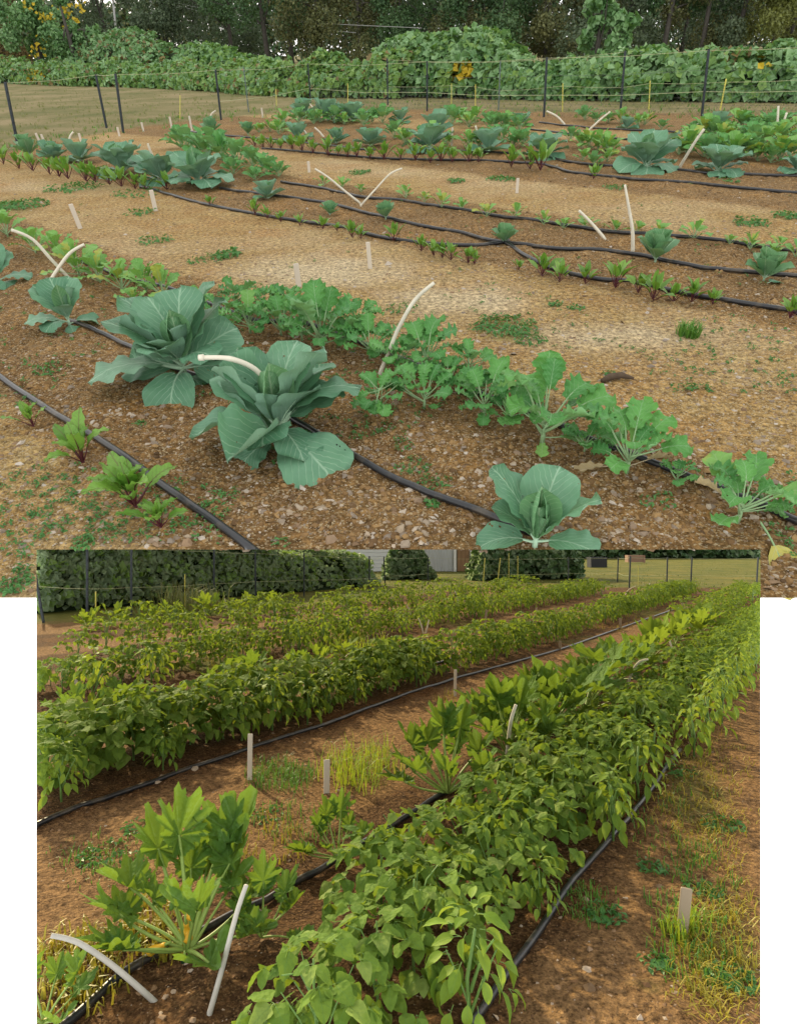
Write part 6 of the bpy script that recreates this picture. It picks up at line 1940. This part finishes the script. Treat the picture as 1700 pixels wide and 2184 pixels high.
# squash plants set leaf by leaf
def fruit(L, r, mat, neck=0.45):
    b = MB()
    n = 9
    b.tube([(0, 0.02 * math.sin(3 * i / n), -L * i / n) for i in range(n + 1)], [r * (neck + (1 - neck) * smooth(0.25, 0.75, i / n)) * (1 if i < n else .4) for i in range(n + 1)], mat, 9)
    b.tube([(0, 0, 0.04), (0, 0, -0.005)], [r * .3, r * .4], M['squash_petiole'], 5)
    return b.mesh('fruit')


FY = fruit(0.12, 0.03, M['fruit'], 0.5)
ZU = fruit(0.24, 0.03, M['zucchini'], 0.85)


def squash(u, v, rpx, leaves, label, fruits=()):
    x, y = LO.g(u, v)
    s = rpx / LO.sc(x, y)
    view = math.degrees(math.atan2(y, x)) - 90
    P = []
    leaves = list(leaves) + [('squash', random.randint(0, 7), 137.5 * i + U(-25, 25), U(25, 72), U(-30, 30), U(.55, .85)) for i in range(6)]
    for k, i, az, el, ro, ls in leaves:
        P.append(('leaf', LV[k][i % len(LV[k])], rot_leaf(az + view, el * 0.86, ro, (0.02 * math.cos(math.radians(az)), 0.02 * math.sin(math.radians(az)), 0.04), ls)))
    for me, px, py, pz, rx, ss in fruits:
        P.append(('fruit', me, Matrix.Rotation(math.radians(view), 4, 'Z') @ Matrix.Translation((px, py, pz)) @ Matrix.Rotation(rx, 4, 'Y') @ Matrix.Scale(ss, 4)))
    put(LO, 'squash_plant', P, x, y, 0, s, label, 'squash plant', 'squash plants on the middle hose', float(gz_lo(x, y)))


squash(402, 2040, 355, [('squash', 6, 118, 56, 0, 0.98), ('squash', 1, 100, 76, 8, 1.02), ('squash', 2, 62, 66, 0, 0.98), ('squash', 3, 48, 62, -10, 1.02), ('squash', 4, 138, 44, 0, 0.86), ('squash_low', 0, 170, 22, 10, 0.75), ('squash_low', 1, 196, 12, 0, 0.66),
                        ('squash', 5, -112, 78, 0, 0.62), ('squash', 0, -80, 72, 0, 0.72), ('squash_low', 2, 24, 10, 0, 0.68), ('squash', 2, 150, 30, 0, 0.72), ('squash', 1, 75, 50, 0, 0.85), ('squash_low', 1, 2, 4, 0, 0.5), ('squash', 3, 90, 62, 0, .7)],
       'large squash plant with yellow fruit at the lower left', [(FY, 0.02, -0.06, 0.34, 0.1, 0.9), (FY, -0.015, -0.05, 0.22, -.1, 1.0), (FY, -0.13, -0.02, 0.10, 1.2, 0.9), (ZU, -0.02, -0.07, 0.04, 0.05, 0.8)])
squash(955, 1698, 225, [('squash', 3, 150, 56, 0, 0.85), ('squash', 4, 98, 80, 0, 0.98), ('squash', 0, 70, 72, 0, 1.0), ('squash', 1, 45, 50, 0, 0.82), ('squash_low', 0, 182, 28, 0, 0.75), ('squash_low', 1, 190, 4, 0, 0.7), ('squash', 5, -80, 60, 0, 0.5), ('squash', 2, 120, 60, 0, 0.85), ('squash_low', 2, 10, 20, 0, .6)],
       'open squash plant with upright leaves in the middle of the plot')
squash(1085, 1618, 190, [('squash', 0, 150, 60, 0, 0.9), ('squash', 1, 110, 76, 0, 1.0), ('squash', 2, 70, 70, 0, 1.0), ('squash', 3, 30, 50, 0, 0.9), ('squash', 4, 180, 35, 0, 0.85), ('squash', 5, -60, 50, 0, 0.8), ('squash', 0, -120, 55, 0, 0.8), ('squash', 1, 90, 45, 0, .9)], 'squash plant behind the upright bent stick')
squash(1150, 1560, 165, [('squash', 5, 150, 60, 0, 0.9), ('squash', 4, 110, 76, 0, 1.0), ('squash', 3, 70, 70, 0, 1.0), ('squash', 2, 30, 50, 0, 0.9), ('squash', 1, 180, 35, 0, 0.85), ('squash', 0, -60, 50, 0, 0.8), ('squash', 2, -120, 55, 0, 0.8)], 'squash plant behind the one at the bent stick')
squash(720, 1830, 175, [('squash', 1, 120, 76, 0, 0.8), ('squash', 2, 80, 78, 10, 0.85), ('squash', 3, 20, 42, 0, 0.6), ('squash', 4, -120, 60, 0, 0.5), ('squash', 0, 60, 60, 0, 0.6), ('squash_low', 0, 180, 14, 0, 0.55), ('squash_low', 1, 196, 8, 0, 0.7), ('squash', 5, 150, 55, 0, .6)], 'young squash plant between the hose and the stakes')
squash(560, 2010, 190, [('squash_low', 0, 90, 60, 0, 0.9), ('squash_low', 1, 30, 50, 0, 0.8), ('squash_low', 2, 150, 45, 0, 0.7)], 'small squash plant beside the jointed pale stick')
x, y = LO.g(95, 2190)
put(LO, 'squash_plant', p_squash(False, 7), x, y, 1.0, 0.3, 'small leaf cluster cut by the lower left corner', 'squash plant', None, 0)

# grass and weeds between the rows
def patch(name, u, v, ru, rv, n, h, mat, label, w=0.003, lean=0.8):
    grass_field(LO, name, n, (u - ru, u + ru, v - rv, v + rv), h, w, mat, label, gz_lo, lambda a, c: ((a - u) / ru) ** 2 + ((c - v) / rv) ** 2 < random.random() ** 0.6 and 84 < a < 1616, lean)


patch('grass', 600, 1658, 82, 40, 420, 0.10, 'grass', 'dark green weedy grass around a pale stake on the path')
patch('grass', 775, 1648, 92, 52, 420, 0.22, 'grass_lime', 'tall lime green grass left of the open squash plant')
patch('grass', 640, 1760, 120, 50, 160, 0.08, 'grass', 'sparse grass before the young squash plant')
patch('dry_grass', 160, 2075, 110, 100, 420, 0.09, 'grass_dry', 'yellow grassy weeds at the lower left corner', 0.005, 0.9)
for u, v, ru, n, lab in [(1450, 1650, 40, 60, 'low green weed on the right hand path by the pepper row'), (1540, 1760, 46, 70, 'low green weed in the middle of the right hand path'), (1500, 1900, 40, 60, 'low green weed above the broad weathered stake'), (1560, 2090, 50, 80, 'green weed at the lower right corner'), (1400, 2060, 36, 50, 'green weed left of the broad stake'), (1390, 1850, 34, 50, 'green weed right of the hose bend'), (230, 1820, 60, 90, 'green weed left of the large squash plant'), (300, 1770, 40, 60, 'small green weed beside the left hose'), (560, 1740, 50, 80, 'green weed before the first path stake'), (1290, 1950, 44, 70, 'green weed beside the right hose')]:
    weed_patch(LO, u, v, ru, n, 0.035, lab, gz_lo, group='low weeds on the bean plot')
patch('dry_grass', 330, 1990, 90, 80, 320, 0.09, 'grass_dry', 'yellow grassy weeds under the large squash plant', 0.005, 0.9)
patch('dry_grass', 1500, 1700, 115, 180, 1000, 0.05, 'grass_dry', 'dry grass on the right hand path', 0.003, 2.2)
patch('dry_grass', 1530, 2020, 120, 190, 1000, 0.05, 'grass_dry', 'dry grass round the broad weathered stake', 0.003, 2.2)
patch('grass', 1480, 1960, 120, 180, 420, 0.07, 'grass', 'green grass blades round the broad weathered stake')
patch('grass', 1450, 1990, 40, 26, 90, 0.14, 'grass_lime', 'bright grass at the foot of the broad stake', 0.004)
patch('grass', 1450, 1780, 120, 120, 260, 0.06, 'grass', 'green grass blades on the right hand path')
patch('dry_grass', 560, 1800, 100, 70, 200, 0.07, 'grass_dry', 'dry grass right of the large squash plant')
patch('dry_grass', 480, 1420, 160, 30, 420, 0.10, 'grass_dry', 'dry grass between the left beds')
patch('dry_grass', 965, 1490, 40, 12, 60, 0.09, 'grass_dry', 'dry grass at the foot of the middle stake')
patch('dry_grass', 1300, 1330, 120, 22, 300, 0.09, 'grass_dry', 'dry grass on the far path')
patch('grass', 760, 1380, 80, 20, 240, 0.30, 'grass_lime', 'tall green grass in the second bed', .006)
patch('grass', 230, 1830, 130, 60, 240, 0.05, 'grass', 'short grass left of the large squash plant')
patch('grass', 1260, 1930, 60, 50, 160, 0.06, 'grass', 'short grass beside the right hose')
patch('grass', 400, 1300, 90, 16, 240, 0.9, 'grass_olive', 'tall seeding weeds along the left fence', .012)
grass_field(LO, 'grass', 1600, (700, 1620, 1196, 1260), 0.10, 0.02, 'grass_olive', 'mown lawn grass beyond the fence', None, lambda u, v: v < 1255)

# ---- fence, hedge, shed and lawn beyond
LP = [((60, 1130), (96, 1328), .03, 'post'), ((187, 1150), (187, 1324), .03, 'post'), ((281, 1160), (281, 1312), .03, 'post'), ((457, 1172), (457, 1290), .03, 'post'), ((545, 1176), (546, 1280), .03, 'post'), ((649, 1180), (649, 1272), .03, 'post'), ((788, 1186), (788, 1263), .035, 'post'), ((819, 1187), (822, 1254), .035, 'post'),
      ((913, 1187), (913, 1246), .035, 'post'), ((1034, 1190), (1030, 1246), .02, 'rod'), ((1067, 1190), (1060, 1246), .02, 'rod'), ((1212, 1188), (1212, 1244), .035, 'post'), ((1318, 1188), (1316, 1242), .035, 'post'), ((1344, 1186), (1341, 1254), .035, 'post'), ((1423, 1188), (1421, 1248), .035, 'post'), ((1475, 1189), (1472, 1250), .035, 'post'), ((1616, 1188), (1612, 1252), .035, 'post')]
fence(LO, LP, [(i, i + 1, .96, .96, .006, 'wire') for i in range(len(LP) - 1)] + [(i, i + 1, .42, .42, .006, 'wire') for i in range(len(LP) - 1)], 'wire_fence', 'wire fence on thin dark posts at the far side of the bean plot', [])
for u, v, vt, lab in [(205, 1326, 1262, 'yellowish rod at the left fence'), (1360, 1250, 1205, 'thin rod on the far right lawn edge'), (1085, 1246, 1180, 'thin upright rod before the dark bushes'), (1104, 1246, 1186, 'second thin rod before the dark bushes'), (395, 1300, 1225, 'tall thin rod among the seeding weeds')]:
    fence(LO, [((u, vt), (u, v), .014, 'rod')], [], 'marker_rod', lab, [])

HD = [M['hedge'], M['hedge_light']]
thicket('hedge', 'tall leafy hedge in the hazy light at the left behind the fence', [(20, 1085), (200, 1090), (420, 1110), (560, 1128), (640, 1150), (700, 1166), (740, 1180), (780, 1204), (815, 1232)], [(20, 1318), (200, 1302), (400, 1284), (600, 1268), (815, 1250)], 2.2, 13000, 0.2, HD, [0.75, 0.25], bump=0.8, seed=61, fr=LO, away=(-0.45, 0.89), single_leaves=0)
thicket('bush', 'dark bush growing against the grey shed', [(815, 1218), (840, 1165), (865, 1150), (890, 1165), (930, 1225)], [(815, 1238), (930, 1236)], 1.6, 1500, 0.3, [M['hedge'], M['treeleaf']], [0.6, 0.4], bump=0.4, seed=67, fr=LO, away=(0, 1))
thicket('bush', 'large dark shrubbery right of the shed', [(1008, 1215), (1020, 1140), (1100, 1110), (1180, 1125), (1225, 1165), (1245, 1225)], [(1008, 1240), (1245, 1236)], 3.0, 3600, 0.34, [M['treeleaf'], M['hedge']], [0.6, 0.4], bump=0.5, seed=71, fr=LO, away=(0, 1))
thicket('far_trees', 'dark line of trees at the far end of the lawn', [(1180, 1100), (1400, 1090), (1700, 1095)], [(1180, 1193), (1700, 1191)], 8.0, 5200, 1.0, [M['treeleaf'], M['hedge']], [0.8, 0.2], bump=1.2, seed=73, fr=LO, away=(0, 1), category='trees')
for i, (u, v, H, R, lab) in enumerate([(700, 1208, 7, 3.2, 'dark tree behind the low end of the hedge')]):
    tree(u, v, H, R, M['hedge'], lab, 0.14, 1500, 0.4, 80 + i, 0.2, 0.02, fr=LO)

# grey shed
x0, y0 = LO.g(720, 1221)
yS = y0 + 2.0
sx = lambda u: (u - PXX) / PXF * yS * 1.0
root = bpy.data.objects.new('shed', None); C.objects.link(root)
root.matrix_world = LO.m @ Matrix.Translation((sx(870), yS, 0))
prop(root, 'pale grey shed with horizontal siding and a brown door behind the far fence', 'shed')
def spart(nm, c, size, mat, parent=root):
    b = MB(); b.box((0, 0, 0), size, mat)
    return link(nm, b.mesh(nm, False), parent, Matrix.Translation((c[0] - sx(870), c[1], c[2])))
xa, xb, xc, xd = sx(690), sx(838), sx(965), sx(1016)
spart('wall', ((xa + xd) / 2, 2.05, 1.4), (xd - xa - .1, 4.0, 2.8), M['metal'])
for k in range(10):
    b = MB()
    b.add([(xa, 0.03, 0), (xb, 0.03, 0), (xb, 0.0, 0.02), (xa, 0.0, 0.02), (xa, 0.035, 0.28), (xb, 0.035, 0.28)], [(0, 1, 2, 3), (3, 2, 5, 4)], M['siding'])
    link('siding_board', b.mesh('siding_board', False), root, Matrix.Translation((-sx(870), 0, k * 0.275)))
nsh = 5
for k in range(nsh):
    b = MB()
    w = (xc - xb) / nsh
    pts = []
    for j in range(9):
        pts.append((xb + w * k + w * j / 8 * 0.995, 0.0 if j % 2 else 0.035))
    vs = [(p[0], p[1], z) for p in pts for z in (0.02, 2.75)]
    b.add(vs, [(2 * j, 2 * j + 2, 2 * j + 3, 2 * j + 1) for j in range(8)], M['metal'])
    link('metal_sheet', b.mesh('metal_sheet', False), root, Matrix.Translation((-sx(870), 0, 0)))
spart('corner_trim', (xb, -0.03, 1.4), (0.14, 0.08, 2.8), M['trim'])
spart('door_post', (sx(970), -0.03, 1.3), (0.16, 0.1, 2.6), M['trim'])
spart('door_post', (sx(1004), -0.03, 1.3), (0.12, 0.1, 2.6), M['trim'])
wd = (sx(1000) - sx(975)) / 3
door = spart('door', (sx(987.5), 0.02, 1.1), (wd * 3.05, 0.03, 2.2), M['door'])
for k in range(3):
    b = MB(); b.box((0, 0, 0), (wd * 0.94, 0.05, 2.12), M['door'])
    link('board', b.mesh('board', False), door, Matrix.Translation((wd * (k - 1), -0.045 + 0.008 * (k % 2), 0)))
b = MB(); b.tube([(0, 0, -.1), (0, -.04, -.08), (0, -.04, .08), (0, 0, .1)], 0.015, M['post'], 5)
link('handle', b.mesh('handle', False), door, Matrix.Translation((wd * 1.1, -0.075, 0)))
b = MB(); b.box((0, 0, 0), (xd - xa + .6, 4.6, 0.12), M['roofing'])
link('roof', b.mesh('roof', False), root, Matrix.Translation(((xa + xd) / 2 - sx(870), 2.0, 2.9)) @ Matrix.Rotation(0.06, 4, 'X'))

# things on the lawn
x, y = LO.g(1273, 1211)
b = MB(); b.box((0, 0, 0.45), (1.45, 0.9, 0.8), M['binblack']); b.box((0, 0, 0.89), (1.55, 1.0, 0.07), M['binblack'])
root = put(LO, 'storage_box', [('box', b.mesh('box', False), Matrix())], x, y, 0.1, 1, 'dark lidded storage box on the lawn before the trees', 'box')
b = MB(); b.tube([(-.5, -.3, 0), (-.5, .3, 0)], .12, M['post'], 8); b.tube([(.5, -.3, 0), (.5, .3, 0)], .12, M['post'], 8)
x, y = LO.g(1354, 1201)
b = MB()
for k in range(3):
    b.box((0, 0, 0.25 + .28 * k), (2.0, 1.1, 0.25), M['rustbox'])
for sx_ in (-.85, .85):
    b.box((sx_, -.56, .45), (.12, .06, .9), M['rustbox'])
put(LO, 'slatted_crate', [('crate', b.mesh('crate', False), Matrix())], x, y, 0, 1, 'faded red slatted crate at the far end of the lawn', 'crate')
